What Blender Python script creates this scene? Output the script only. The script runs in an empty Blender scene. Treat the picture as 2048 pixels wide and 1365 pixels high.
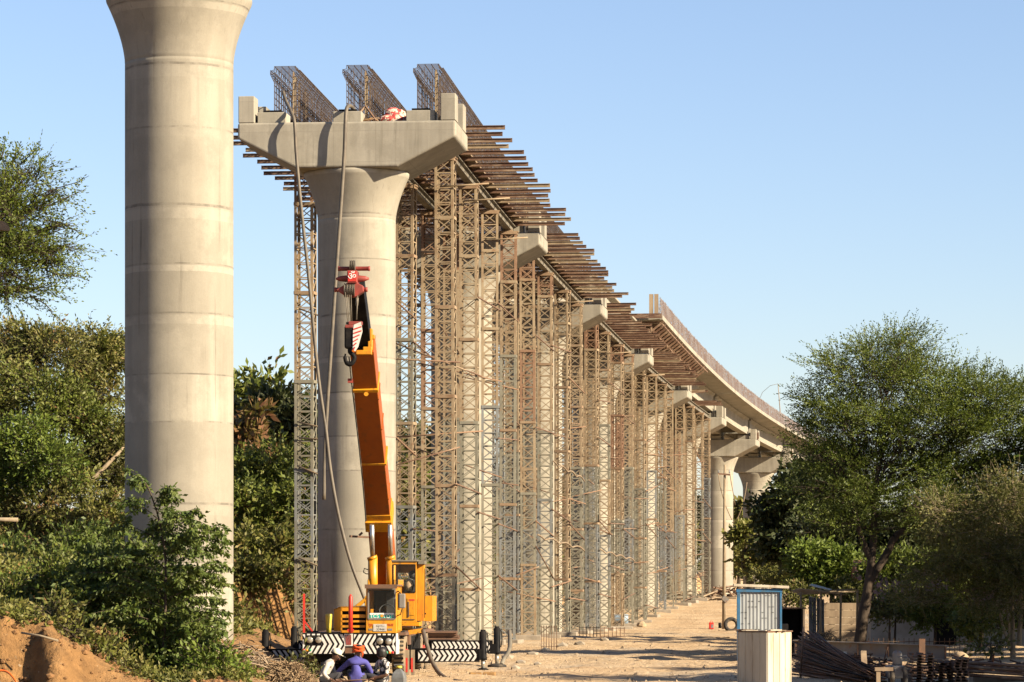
import bpy, bmesh, math, random
import numpy as np
from mathutils import Vector, Matrix
random.seed(7); RNG = np.random.default_rng(11)
SC = bpy.context.scene; COL = SC.collection
V = Vector
F, CX, HY, EYE = 6500.0, 1024.0, 1190.0, 1.83
def P(px, py, Y):                       # photograph bearing + a chosen real distance -> point in metres
    return V(((px-CX)/F*Y, Y, EYE+(HY-py)/F*Y))
def XP(px, Y): return (px-CX)/F*Y

# ---------------------------------------------------------------- materials
def nt(m):
    m.use_nodes = True; t = m.node_tree; t.nodes.clear(); return t
def N(t, kind, **kw):
    n = t.nodes.new(kind)
    for k, v in kw.items():
        if k in n.inputs: n.inputs[k].default_value = v
        else: setattr(n, k, v)
    return n
def L(t, a, b): t.links.new(a, b)
def ramp(t, fac, stops):
    r = t.nodes.new('ShaderNodeValToRGB'); e = r.color_ramp.elements
    while len(e) < len(stops): e.new(0.5)
    for i, (p, c) in enumerate(stops):
        e[i].position = p; e[i].color = (*c, 1) if len(c) == 3 else c
    L(t, fac, r.inputs[0]); return r
def mixc(t, fac, a, b, mode='MIX'):
    n = t.nodes.new('ShaderNodeMix'); n.data_type = 'RGBA'; n.blend_type = mode
    for sock, val in ((n.inputs[0], fac), (n.inputs[6], a), (n.inputs[7], b)):
        if isinstance(val, (int, float)): sock.default_value = val
        elif isinstance(val, tuple): sock.default_value = (*val, 1)
        else: L(t, val, sock)
    return n.outputs[2]
def math_(t, op, a, b=None):
    n = t.nodes.new('ShaderNodeMath'); n.operation = op
    for i, v in enumerate((a, b)):
        if v is None: continue
        if isinstance(v, (int, float)): n.inputs[i].default_value = v
        else: L(t, v, n.inputs[i])
    return n.outputs[0]
def coords(t, scale=(1, 1, 1)):
    c = N(t, 'ShaderNodeNewGeometry'); mp = N(t, 'ShaderNodeMapping')
    mp.inputs['Scale'].default_value = scale
    L(t, c.outputs['Position'], mp.inputs['Vector']); return mp.outputs[0]
def noise(t, scale, detail=4, rough=.55, stretch=(1, 1, 1)):
    n = N(t, 'ShaderNodeTexNoise', Scale=scale, Detail=detail, Roughness=rough)
    L(t, coords(t, stretch), n.inputs['Vector']); return n.outputs[0]
def finish(t, col, rough=.7, metal=0, bump=None, bstr=.3, bdist=.02, spec=.4, **kw):
    b = N(t, 'ShaderNodeBsdfPrincipled'); o = N(t, 'ShaderNodeOutputMaterial')
    if isinstance(col, tuple): b.inputs['Base Color'].default_value = (*col, 1)
    else: L(t, col, b.inputs['Base Color'])
    if isinstance(rough, (int, float)): b.inputs['Roughness'].default_value = rough
    else: L(t, rough, b.inputs['Roughness'])
    b.inputs['Metallic'].default_value = metal; b.inputs['Specular IOR Level'].default_value = spec
    for k, v in kw.items(): b.inputs[k].default_value = v
    if bump is not None:
        n = N(t, 'ShaderNodeBump', Strength=bstr, Distance=bdist); L(t, bump, n.inputs['Height']); L(t, n.outputs[0], b.inputs['Normal'])
    L(t, b.outputs[0], o.inputs[0]); return b
M = {}
ALB = .60
def dim(c): return tuple(x*ALB for x in c)
def simple(name, c1, c2=None, scale=3, lo=.4, hi=.65, rough=.7, metal=0, bstr=.25, bdist=.01, stretch=(1, 1, 1), c3=None, s3=20, f3=(.55, .7), spec=.4, **kw):
    m = bpy.data.materials.new(name); t = nt(m); c1 = dim(c1); c2 = c2 and dim(c2); c3 = c3 and dim(c3)
    col = c1; bmp = None
    if c2 is not None:
        n1 = noise(t, scale, 5, .6, stretch); bmp = n1
        r = ramp(t, n1, [(lo, (0, 0, 0)), (hi, (1, 1, 1))])
        col = mixc(t, r.outputs[0], c1, c2)
    if c3 is not None:
        n2 = noise(t, s3, 4, .65, stretch)
        r2 = ramp(t, n2, [(f3[0], (0, 0, 0)), (f3[1], (1, 1, 1))])
        col = mixc(t, r2.outputs[0], col, c3); bmp = n2
    finish(t, col, rough, metal, bmp, bstr, bdist, spec, **kw); M[name] = m; return m

def concrete(name, base, dark, light, bands=True):
    m = bpy.data.materials.new(name); t = nt(m)
    big = ramp(t, noise(t, .7, 5, .6), [(.35, (0, 0, 0)), (.7, (1, 1, 1))]).outputs[0]
    c = mixc(t, big, base, dark)
    streak = ramp(t, noise(t, 2.6, 5, .65, (1, 1, .06)), [(.42, (0, 0, 0)), (.68, (1, 1, 1))]).outputs[0]
    c = mixc(t, math_(t, 'MULTIPLY', streak, .55), c, light)
    st2 = ramp(t, noise(t, 5.5, 4, .6, (1, 1, .05)), [(.56, (0, 0, 0)), (.75, (1, 1, 1))]).outputs[0]
    c = mixc(t, math_(t, 'MULTIPLY', st2, .5), c, dark)
    if bands:                                     # casting lifts: each lift its own tone, a paler strip at its foot
        g = N(t, 'ShaderNodeNewGeometry'); s = N(t, 'ShaderNodeSeparateXYZ'); L(t, g.outputs['Position'], s.inputs[0])
        wob = math_(t, 'MULTIPLY', noise(t, 1.3, 2), .05)
        zz = math_(t, 'ADD', math_(t, 'DIVIDE', math_(t, 'ADD', s.outputs[2], wob), 1.31), math_(t, 'ADD', math_(t, 'MULTIPLY', math_(t, 'SINE', math_(t, 'MULTIPLY', s.outputs[2], 2.1)), .10), math_(t, 'MULTIPLY', math_(t, 'SINE', math_(t, 'MULTIPLY', s.outputs[2], .83)), .17)))
        fl = math_(t, 'FLOOR', zz); fr = math_(t, 'FRACT', zz)
        w = N(t, 'ShaderNodeTexWhiteNoise', noise_dimensions='1D'); L(t, fl, w.inputs['W'])
        c = mixc(t, math_(t, 'MULTIPLY', w.outputs[0], .7), c, dark)
        strip = ramp(t, fr, [(.84, (0, 0, 0)), (.845, (1, 1, 1)), (.97, (1, 1, 1)), (.985, (0, 0, 0))]).outputs[0]
        w2 = N(t, 'ShaderNodeTexWhiteNoise', noise_dimensions='1D'); L(t, math_(t, 'ADD', fl, 37.3), w2.inputs['W'])
        c = mixc(t, math_(t, 'MULTIPLY', math_(t, 'MULTIPLY', strip, w2.outputs[0]), .42), c, light)
        crack = ramp(t, fr, [(.0, (1, 1, 1)), (.026, (.9, .9, .9)), (.034, (0, 0, 0))]).outputs[0]
        brk = ramp(t, noise(t, 1.7, 4, .7), [(.40, (.08, .08, .08)), (.58, (1, 1, 1))]).outputs[0]
        c = mixc(t, math_(t, 'MULTIPLY', math_(t, 'MULTIPLY', crack, brk), .7), c, (.07, .06, .05))
        jn = ramp(t, noise(t, .9, 3, .7, (1, 1, .02)), [(.62, (0, 0, 0)), (.64, (1, 1, 1)), (.65, (0, 0, 0))]).outputs[0]
        c = mixc(t, math_(t, 'MULTIPLY', jn, .35), c, dark)
    else:                                         # form panels: each its own tone, thin seams, tie holes
        g = N(t, 'ShaderNodeNewGeometry'); s = N(t, 'ShaderNodeSeparateXYZ'); L(t, g.outputs['Position'], s.inputs[0])
        px_ = math_(t, 'DIVIDE', math_(t, 'ADD', s.outputs[0], math_(t, 'MULTIPLY', s.outputs[1], .37)), 1.22); pz_ = math_(t, 'DIVIDE', s.outputs[2], .92)
        cb_ = N(t, 'ShaderNodeCombineXYZ'); L(t, math_(t, 'FLOOR', px_), cb_.inputs[0]); L(t, math_(t, 'FLOOR', pz_), cb_.inputs[1])
        w = N(t, 'ShaderNodeTexWhiteNoise', noise_dimensions='2D'); L(t, cb_.outputs[0], w.inputs['Vector'])
        c = mixc(t, math_(t, 'MULTIPLY', w.outputs[0], .4), c, dark)
        for q in (px_, pz_):
            sm = ramp(t, math_(t, 'FRACT', q), [(.0, (1, 1, 1)), (.016, (0, 0, 0))]).outputs[0]
            c = mixc(t, math_(t, 'MULTIPLY', sm, .45), c, (.08, .072, .06))
    pt = ramp(t, noise(t, 1.1, 6, .72), [(.50, (0, 0, 0)), (.60, (1, 1, 1))]).outputs[0]
    c = mixc(t, math_(t, 'MULTIPLY', pt, .5), c, dark)
    st3 = ramp(t, noise(t, 8, 4, .6, (1, 1, .035)), [(.60, (0, 0, 0)), (.70, (1, 1, 1))]).outputs[0]
    c = mixc(t, math_(t, 'MULTIPLY', math_(t, 'MULTIPLY', st3, big), .75), c, (.075, .066, .052))
    rs = ramp(t, noise(t, 2.1, 4, .75, (1, 1, .3)), [(.70, (0, 0, 0)), (.76, (1, 1, 1))]).outputs[0]
    c = mixc(t, math_(t, 'MULTIPLY', rs, .4), c, (.20, .13, .07))
    fine = noise(t, 30, 4, .7)
    c = mixc(t, .12, c, fine, 'OVERLAY')
    pit = ramp(t, noise(t, 9, 3, .8), [(.70, (0, 0, 0)), (.74, (1, 1, 1))]).outputs[0]
    c = mixc(t, math_(t, 'MULTIPLY', pit, .6), c, (.16, .14, .11))
    finish(t, c, .88, 0, fine, .2, .01, .25); M[name] = m
concrete('concrete', (.262, .243, .195), (.165, .152, .122), (.315, .295, .245))
concrete('concrete_cap', (.25, .233, .19), (.16, .148, .120), (.305, .287, .24), False)

simple('steel_rust', (.385, .30, .19), (.275, .195, .115), 2.2, .42, .66, .75, .1, c3=(.26, .14, .07), s3=7, f3=(.55, .75))
simple('steel_grey', (.285, .27, .205), (.205, .19, .14), 2.2, .42, .66, .7, .1, c3=(.29, .19, .11), s3=6, f3=(.58, .72))
simple('steel_red', (.31, .19, .115), (.22, .115, .065), 2.5, .42, .66, .8, .1)
simple('steel_blue', (.24, .255, .255), (.2, .19, .15), 2.2, .42, .66, .7, .1, c3=(.29, .19, .11), s3=6, f3=(.6, .72))
simple('collar_rust', (.33, .235, .145), (.24, .145, .08), 3, .4, .65, .8)
simple('joist_rust', (.215, .125, .075), (.11, .05, .028), 2.2, .4, .62, .75, .1, c3=(.40, .30, .20), s3=5, f3=(.5, .72), stretch=(.3, 1, 1))
simple('beam_grey', (.25, .225, .175), (.13, .115, .09), 1.8, .4, .65, .7, .2, c3=(.30, .20, .12), s3=5, f3=(.6, .72))
simple('rebar', (.135, .105, .09), (.08, .052, .042), 3, .4, .65, .75, .3)
simple('rebar_purple', (.36, .325, .32), (.27, .195, .17), .8, .4, .6, .8, .2)
simple('rebar_heap', (.10, .055, .032), (.17, .08, .04), 2.5, .4, .65, .8, .1, c3=(.05, .035, .03), s3=9)
simple('ply', (.30, .225, .14), (.20, .14, .085), 2, .4, .65, .8)
simple('timber', (.33, .25, .16), (.2, .14, .09), 3, .4, .65, .8, stretch=(1, 1, .15))
simple('hose', (.15, .125, .09), (.10, .085, .065), 4, .4, .65, .6)
simple('black_paint', (.010, .010, .011), (.028, .025, .022), 5, .45, .75, .6, spec=.08)
simple('yellow_paint', (.70, .31, .012), (.60, .22, .012), 2.2, .42, .7, .42, c3=(.23, .115, .03), s3=7, f3=(.54, .76), stretch=(1, 1, .35), bstr=.05, bdist=.004)
simple('boom_paint_shaded', (.40, .095, .004), (.33, .072, .004), 1.6, .4, .7, .5, c3=(.2, .075, .015), s3=5, f3=(.54, .76), bstr=.05, bdist=.004)  # crane orange darkened: shade of the boom's underside put into the colour, plus grime
simple('red_paint', (.60, .035, .02), (.42, .03, .02), 5, .45, .7, .5)
simple('head_red', (.33, .05, .035), (.2, .04, .03), 6, .4, .7, .6)
simple('white_paint', (.74, .72, .68), (.52, .49, .44), 6, .5, .75, .55, bstr=.05)
simple('chrome', (.80, .76, .70), None, rough=.32, metal=.85)
simple('rubber', (.028, .026, .024), (.16, .125, .085), 5, .45, .75, .9)
simple('dusty_tyre', (.30, .225, .14), (.10, .085, .065), 5, .45, .72, .92)
simple('lamp_glass', (.50, .49, .45), (.30, .26, .18), 12, rough=.15, metal=.4)
simple('amber', (.85, .30, .02), None, rough=.3); simple('green_plastic', (.02, .32, .17), None, rough=.35)
simple('red_plastic', (.6, .02, .02), None, rough=.3); simple('plate_white', (.62, .60, .54), (.45, .42, .37), 9, rough=.5)
simple('ink', (.03, .03, .03), None, rough=.6); simple('red_ink', (.55, .05, .02), None, rough=.6); simple('white_ink', (.85, .85, .83), None, rough=.6)
simple('teal_band', (.02, .42, .30), (.05, .48, .38), 9, rough=.4)
simple('cab_dark', (.02, .022, .026), (.05, .045, .04), 6, rough=.6)
simple('skin', (.15, .075, .045), (.12, .058, .035), 12, rough=.55)
simple('hair', (.012, .010, .009), (.02, .017, .014), 30, rough=.5)
simple('cloth_blue', (.085, .085, .36), (.065, .06, .27), 7, rough=.9, bstr=.5, bdist=.02)
simple('cloth_white', (.60, .56, .50), (.45, .41, .36), 6, rough=.9, bstr=.5, bdist=.02)
simple('cloth_cap', (.80, .76, .60), (.70, .65, .5), 9, rough=.9)
simple('cloth_orange', (.80, .11, .012), (.60, .07, .01), 14, rough=.9, bstr=.8, bdist=.02)
simple('cloth_dark', (.05, .05, .06), (.03, .03, .035), 8, rough=.9)
simple('cloth_check', (.62, .60, .58), (.035, .035, .04), 11, .49, .53, .9)
simple('jug_grey', (.20, .21, .21), (.14, .145, .145), 6, rough=.45)
simple('can_yellow', (.62, .50, .06), (.48, .37, .06), 7, rough=.5)
simple('shed_panel', (.34, .37, .39), (.25, .27, .28), 3, rough=.5, stretch=(1, 1, .2))
simple('shed_blue', (.03, .16, .34), (.05, .12, .2), 4, rough=.5)
simple('tank_white', (.60, .545, .43), (.46, .39, .29), 2.2, .45, .7, .6, stretch=(1, 1, .2), c3=(.30, .21, .12), s3=4, f3=(.54, .72))
simple('rust_plate', (.18, .095, .055), (.10, .06, .04), 3, rough=.85)
simple('girder_grey', (.22, .215, .205), (.20, .17, .14), 2.2, rough=.6, c3=(.24, .13, .07), s3=5, f3=(.58, .7))
simple('plaster', (.50, .485, .44), (.36, .34, .30), 1.5, rough=.9)
simple('tile', (.30, .155, .10), (.18, .085, .055), 5, rough=.9)
simple('brick', (.34, .19, .115), (.24, .125, .075), 3, rough=.9)
simple('corr', (.34, .36, .38), (.22, .22, .22), 3, rough=.45, metal=.4)
simple('block', (.36, .31, .24), (.26, .22, .17), 4, rough=.9)
simple('stone', (.36, .28, .19), (.25, .185, .12), 5, rough=.95)
simple('clod', (.26, .135, .05), (.17, .085, .03), 6, rough=.95)
simple('sack', (.46, .35, .22), (.32, .23, .14), 6, rough=.95, bstr=.6, bdist=.03)
simple('dry', (.25, .165, .09), (.36, .26, .15), 6, rough=.95)
simple('bark', (.085, .06, .04), (.04, .029, .02), 6, .4, .65, .95, bstr=.8, bdist=.03, stretch=(1, 1, .25))
simple('pale_bark', (.34, .27, .175), (.22, .165, .105), 6, .4, .65, .9, bstr=.4, stretch=(1, 1, .3))
simple('bundle_red', (.50, .06, .05), (.70, .58, .45), 7, .47, .51, .9, c3=(.12, .10, .14), s3=16, f3=(.6, .63))
simple('orange_pipe', (.75, .17, .03), None, rough=.4)
simple('blue_sheet', (.28, .38, .48), (.2, .27, .34), 5, rough=.6)
simple('crib', (.42, .25, .09), (.27, .15, .06), 6, rough=.85)
def leafmat(name, c1, c2, c3, trans=.35, dry=None):
    m = bpy.data.materials.new(name); t = nt(m); c1, c2, c3 = [tuple(x*.85 for x in c) for c in (c1, c2, c3)]
    n = ramp(t, noise(t, .55, 3, .6), [(.36, (0, 0, 0)), (.64, (1, 1, 1))]).outputs[0]
    c = mixc(t, n, c1, c2)
    n2 = ramp(t, noise(t, 3.7, 3, .7), [(.42, (0, 0, 0)), (.68, (1, 1, 1))]).outputs[0]
    c = mixc(t, n2, c, c3)
    if dry:
        n3 = ramp(t, noise(t, 1.4, 4, .75), [(.60, (0, 0, 0)), (.66, (1, 1, 1))]).outputs[0]
        c = mixc(t, n3, c, dry)
    d = N(t, 'ShaderNodeBsdfPrincipled'); L(t, c, d.inputs['Base Color']); d.inputs['Roughness'].default_value = .55; d.inputs['Specular IOR Level'].default_value = .25
    tr = N(t, 'ShaderNodeBsdfTranslucent'); L(t, mixc(t, .5, c, (.12, .16, .02)), tr.inputs[0])
    mx = N(t, 'ShaderNodeMixShader'); mx.inputs[0].default_value = trans
    L(t, d.outputs[0], mx.inputs[1]); L(t, tr.outputs[0], mx.inputs[2])
    o = N(t, 'ShaderNodeOutputMaterial'); L(t, mx.outputs[0], o.inputs[0]); M[name] = m
leafmat('leaf_acacia', (.078, .112, .012), (.034, .055, .009), (.12, .142, .02), .22)
leafmat('leaf_dark', (.030, .045, .015), (.04, .055, .016), (.06, .062, .028), .12)
leafmat('leaf_bush', (.11, .125, .02), (.06, .072, .016), (.19, .165, .05), .22, (.17, .095, .04))
leafmat('leaf_hill', (.105, .14, .02), (.055, .08, .016), (.15, .155, .032), .22, (.19, .09, .045))
leafmat('leaf_fresh', (.10, .15, .018), (.055, .09, .016), (.15, .185, .03), .28)
leafmat('leaf_sapling', (.07, .105, .018), (.042, .07, .015), (.115, .14, .03), .25)
leafmat('leaf_olive', (.085, .092, .018), (.045, .054, .012), (.135, .128, .036), .18, (.15, .10, .045))
leafmat('leaf_redbrown', (.20, .085, .045), (.15, .08, .04), (.12, .11, .03), .3)

def ground_mat():
    m = bpy.data.materials.new('dirt'); t = nt(m)
    a = ramp(t, noise(t, .35, 5, .6), [(.38, (0, 0, 0)), (.66, (1, 1, 1))]).outputs[0]
    c = mixc(t, a, (.42, .318, .20), (.34, .242, .14))
    gr = ramp(t, noise(t, .22, 5, .65, (.6, .35, 1)), [(.52, (0, 0, 0)), (.66, (1, 1, 1))]).outputs[0]
    c = mixc(t, math_(t, 'MULTIPLY', gr, .75), c, (.33, .29, .225))
    b = noise(t, 5, 6, .7); c = mixc(t, ramp(t, b, [(.5, (0, 0, 0)), (.75, (1, 1, 1))]).outputs[0], c, (.19, .108, .045))
    cr = noise(t, 3.2, 5, .75, (1, 1, .45)); c = mixc(t, math_(t, 'MULTIPLY', ramp(t, cr, [(.63, (0, 0, 0)), (.70, (1, 1, 1))]).outputs[0], .6), c, (.12, .07, .035))
    g = N(t, 'ShaderNodeNewGeometry'); s = N(t, 'ShaderNodeSeparateXYZ'); L(t, g.outputs['Normal'], s.inputs[0])
    steep = ramp(t, s.outputs[2], [(.55, (1, 1, 1)), (.93, (0, 0, 0))]).outputs[0]
    c = mixc(t, math_(t, 'MULTIPLY', steep, .7), c, (.23, .118, .042))
    gp_ = N(t, 'ShaderNodeNewGeometry'); sp_ = N(t, 'ShaderNodeSeparateXYZ'); L(t, gp_.outputs['Position'], sp_.inputs[0])
    red = ramp(t, math_(t, 'ADD', math_(t, 'MULTIPLY', sp_.outputs[0], -.1), math_(t, 'MULTIPLY', noise(t, .8, 4, .6), .25)), [(.52, (0, 0, 0)), (.66, (1, 1, 1))]).outputs[0]
    soil = mixc(t, ramp(t, noise(t, 2.4, 6, .75), [(.36, (0, 0, 0)), (.64, (1, 1, 1))]).outputs[0], (.215, .118, .045), (.10, .054, .021))
    c = mixc(t, math_(t, 'MULTIPLY', red, .9), c, soil)
    pale = ramp(t, noise(t, 11, 3, .6), [(.68, (0, 0, 0)), (.74, (1, 1, 1))]).outputs[0]
    c = mixc(t, math_(t, 'MULTIPLY', pale, .5), c, (.42, .35, .25))
    finish(t, c, .95, 0, b, 1, .12, .15); M['dirt'] = m
ground_mat()
def glass():
    m = bpy.data.materials.new('glass'); t = nt(m)
    g = N(t, 'ShaderNodeBsdfPrincipled', Roughness=.03); g.inputs['Base Color'].default_value = (.9, .95, .95, 1)
    g.inputs['Transmission Weight'].default_value = 1; g.inputs['IOR'].default_value = 1.02
    gl = N(t, 'ShaderNodeBsdfGlossy', Roughness=.02); g.inputs['Specular IOR Level'].default_value = 0; fr = N(t, 'ShaderNodeFresnel', IOR=1.28)
    mx = N(t, 'ShaderNodeMixShader'); L(t, fr.outputs[0], mx.inputs[0]); L(t, g.outputs[0], mx.inputs[1]); L(t, gl.outputs[0], mx.inputs[2])
    o = N(t, 'ShaderNodeOutputMaterial'); L(t, mx.outputs[0], o.inputs[0]); M['glass'] = m
glass()

# ---------------------------------------------------------------- mesh helpers
class MB:
    def __init__(s): s.v = []; s.f = []; s.m = []; s.s = []
    def add(s, vs, fs, mat=0, smooth=False):
        o = len(s.v); s.v.extend([tuple(v) for v in vs])
        for f in fs: s.f.append(tuple(i+o for i in f)); s.m.append(mat); s.s.append(smooth)
        return s
    def box(s, c, size, mat=0, R=None):
        c = V(c); hx, hy, hz = size[0]/2, size[1]/2, size[2]/2
        vs = [V((x, y, z)) for x in (-hx, hx) for y in (-hy, hy) for z in (-hz, hz)]
        if R is not None: vs = [R @ v for v in vs]
        return s.add([c+v for v in vs], [(0, 1, 3, 2), (4, 6, 7, 5), (0, 4, 5, 1), (2, 3, 7, 6), (0, 2, 6, 4), (1, 5, 7, 3)], mat)
    def bb(s, a, b, mat=0):
        return s.box([(a[i]+b[i])/2 for i in range(3)], [abs(b[i]-a[i]) for i in range(3)], mat)
    def bar(s, p, q, w, h, mat=0, up=(0, 0, 1), caps=True):
        p, q = V(p), V(q); d = (q-p).normalized(); u = V(up)
        if abs(d.dot(u)) > .98: u = V((0, 1, 0))
        x = d.cross(u).normalized()*(w/2); y = x.cross(d).normalized()*(h/2)
        vs = [p-x-y, p+x-y, p+x+y, p-x+y, q-x-y, q+x-y, q+x+y, q-x+y]
        fs = [(0, 1, 5, 4), (1, 2, 6, 5), (2, 3, 7, 6), (3, 0, 4, 7)]
        if caps: fs += [(3, 2, 1, 0), (4, 5, 6, 7)]
        return s.add(vs, fs, mat)
    def tube(s, pts, r, n=8, mat=0, smooth=True, caps=True):
        pts = [V(p) for p in pts]; k = len(pts); vs = []; fs = []; prev = None
        for i, p in enumerate(pts):
            d = (pts[min(i+1, k-1)]-pts[max(i-1, 0)]).normalized()
            if prev is None:
                a = V((0, 0, 1)) if abs(d.z) < .9 else V((1, 0, 0)); x = d.cross(a).normalized()
            else: x = (prev-d*prev.dot(d)).normalized()
            prev = x; y = d.cross(x); rr = r[i] if isinstance(r, (list, tuple)) else r
            vs += [p+(x*math.cos(2*math.pi*j/n)+y*math.sin(2*math.pi*j/n))*rr for j in range(n)]
        for i in range(k-1):
            for j in range(n):
                fs.append((i*n+j, i*n+(j+1) % n, (i+1)*n+(j+1) % n, (i+1)*n+j))
        s.add(vs, fs, mat, smooth)
        if caps:
            o = len(s.v)-len(vs)
            s.f += [tuple(o+j for j in range(n))[::-1], tuple(o+(k-1)*n+j for j in range(n))]; s.m += [mat]*2; s.s += [False]*2
        return s
    def lathe(s, prof, n=32, c=(0, 0, 0), mat=0, smooth=True, ax=None, capb=True, capt=True):
        c = V(c); vs = []; fs = []; R = ax if ax is not None else Matrix.Identity(3)
        for (r, z) in prof:
            vs += [c+R @ V((r*math.cos(2*math.pi*j/n), r*math.sin(2*math.pi*j/n), z)) for j in range(n)]
        for i in range(len(prof)-1):
            for j in range(n): fs.append((i*n+j, i*n+(j+1) % n, (i+1)*n+(j+1) % n, (i+1)*n+j))
        s.add(vs, fs, mat, smooth); o = len(s.v)-len(vs)
        if capb: s.f.append(tuple(o+j for j in range(n))[::-1]); s.m.append(mat); s.s.append(False)
        if capt: s.f.append(tuple(o+(len(prof)-1)*n+j for j in range(n))); s.m.append(mat); s.s.append(False)
        return s
    def prism(s, poly, vec, mat=0):
        poly = [V(p) for p in poly]; n = len(poly); vec = V(vec)
        fs = [tuple(range(n))[::-1], tuple(range(n, 2*n))]+[(i, (i+1) % n, n+(i+1) % n, n+i) for i in range(n)]
        return s.add(poly+[p+vec for p in poly], fs, mat)
    def mesh(s, name, mats, off=(0, 0, 0)):
        me = bpy.data.meshes.new(name); o = V(off)
        me.from_pydata([(v[0]-o.x, v[1]-o.y, v[2]-o.z) for v in s.v], [], s.f)
        for m in mats: me.materials.append(M[m])
        me.polygons.foreach_set('material_index', s.m); me.polygons.foreach_set('use_smooth', s.s)
        bm = bmesh.new(); bm.from_mesh(me); bmesh.ops.recalc_face_normals(bm, faces=bm.faces); bm.to_mesh(me); bm.free()
        return me
def tag(o, label=None, cat=None, group=None, kind=None):
    if cat and not kind: kind = 'thing'
    for k, v in (('label', label), ('category', cat), ('group', group), ('kind', kind)):
        if v: o[k] = v
    return o
ROOT = {}
def thing(name, loc, label, cat, group=None):
    o = bpy.data.objects.new(name, None); COL.objects.link(o); o.location = V(loc); o.empty_display_size = .3
    ROOT[o] = V(loc); return tag(o, label, cat, group)
def build(mb, name, mats, parent=None, bevel=0, label=None, cat=None, group=None, kind=None, seg=2):
    if isinstance(mats, str): mats = [mats]
    off = V((0, 0, 0))
    if parent is not None: off = ROOT[parent]
    if not isinstance(mb, MB) and off.length > 0: mb.transform(Matrix.Translation(-off))
    o = bpy.data.objects.new(name, mb.mesh(name, mats, off) if isinstance(mb, MB) else mb); COL.objects.link(o)
    if parent is not None: o.parent = parent; ROOT[o] = off
    if bevel:
        b = o.modifiers.new('bevel', 'BEVEL'); b.width = bevel; b.segments = seg; b.limit_method = 'ANGLE'; b.angle_limit = math.radians(35)
    return tag(o, label, cat, group, kind)
def solo(mb, name, mats, label, cat, group=None, bevel=0, loc=None):   # a thing that is one mesh, origin at its base
    if loc is None:
        a = np.array(mb.v); loc = (a[:, 0].mean(), a[:, 1].mean(), a[:, 2].min())
    if isinstance(mats, str): mats = [mats]
    o = bpy.data.objects.new(name, mb.mesh(name, mats, loc)); COL.objects.link(o); o.location = V(loc)
    if bevel:
        b = o.modifiers.new('bevel', 'BEVEL'); b.width = bevel; b.segments = 2; b.limit_method = 'ANGLE'
    return tag(o, label, cat, group)
def text_mb(txt, size, origin, mat, depth=.006, right=V((1, 0, 0)), up=V((0, 0, 1)), center=True, squeeze=1.0):
    c = bpy.data.curves.new('txt', 'FONT'); c.body = txt; c.size = size; c.extrude = depth
    if center: c.align_x = 'CENTER'; c.align_y = 'CENTER'
    o = bpy.data.objects.new('txt', c); COL.objects.link(o)
    dg = bpy.context.evaluated_depsgraph_get(); me = bpy.data.meshes.new_from_object(o.evaluated_get(dg))
    nrm = right.cross(up); mb = MB()
    mb.add([V(origin)+right*(v.co.x*squeeze)+up*v.co.y+nrm*v.co.z for v in me.vertices], [tuple(p.vertices) for p in me.polygons])
    bpy.data.objects.remove(o); bpy.data.curves.remove(c); bpy.data.meshes.remove(me); return mb

# ---------------------------------------------------------------- viaduct line
KX = [-9.85, -7.27, -4.70, -1.95, 1.18, 4.55, 8.2, 12.2, 16.7, 21.8, 27.5, 33.8, 40.7]   # k = -1 .. 11
def cx(k):
    k = max(-.999, min(10.99, k)); i = int(math.floor(k)); t = k-i; g = lambda j: KX[max(0, min(len(KX)-1, j+1))]
    a, b, c, d = g(i-1), g(i), g(i+1), g(i+2)
    return .5*((2*b)+(c-a)*t+(2*a-5*b+4*c-d)*t*t+(3*b-a-3*c+d)*t**3)
def cy(k): return 71+27.4*k
def capz(k): return 15.93-.27*(k-1)
def tan_(k):
    d = V((cx(k+.02)-cx(k-.02), cy(k+.02)-cy(k-.02), 0)); return d.normalized()
def at(k, off, z, along=0):
    T = tan_(k); n = V((T.y, -T.x, 0)); return V((cx(k), cy(k), z))+n*off+T*along
def kof(Y): return (Y-71)/27.4
def ssm(a, b, x):
    t = np.clip((x-a)/(b-a), 0, 1); return t*t*(3-2*t)
CXG = np.array([cx(k) for k in np.linspace(-1, 11, 121)]); CYG = np.array([cy(k) for k in np.linspace(-1, 11, 121)])
def vnoise(X, Y, seed=0):
    xi, yi = np.floor(X), np.floor(Y); fx, fy = X-xi, Y-yi; fx, fy = fx*fx*(3-2*fx), fy*fy*(3-2*fy)
    h = lambda a, b: np.modf(np.abs(np.sin(a*127.1+b*311.7+seed*74.7)*43758.5453))[0]
    return (h(xi, yi)*(1-fx)+h(xi+1, yi)*fx)*(1-fy)+(h(xi, yi+1)*(1-fx)+h(xi+1, yi+1)*fx)*fy-.5
def fbm(X, Y, f=1.0, o=4, g=.55):
    r = 0; a = 1
    for i in range(o): r = r+a*vnoise(X*f, Y*f, i); f *= 2.1; a *= g
    return r
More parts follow.
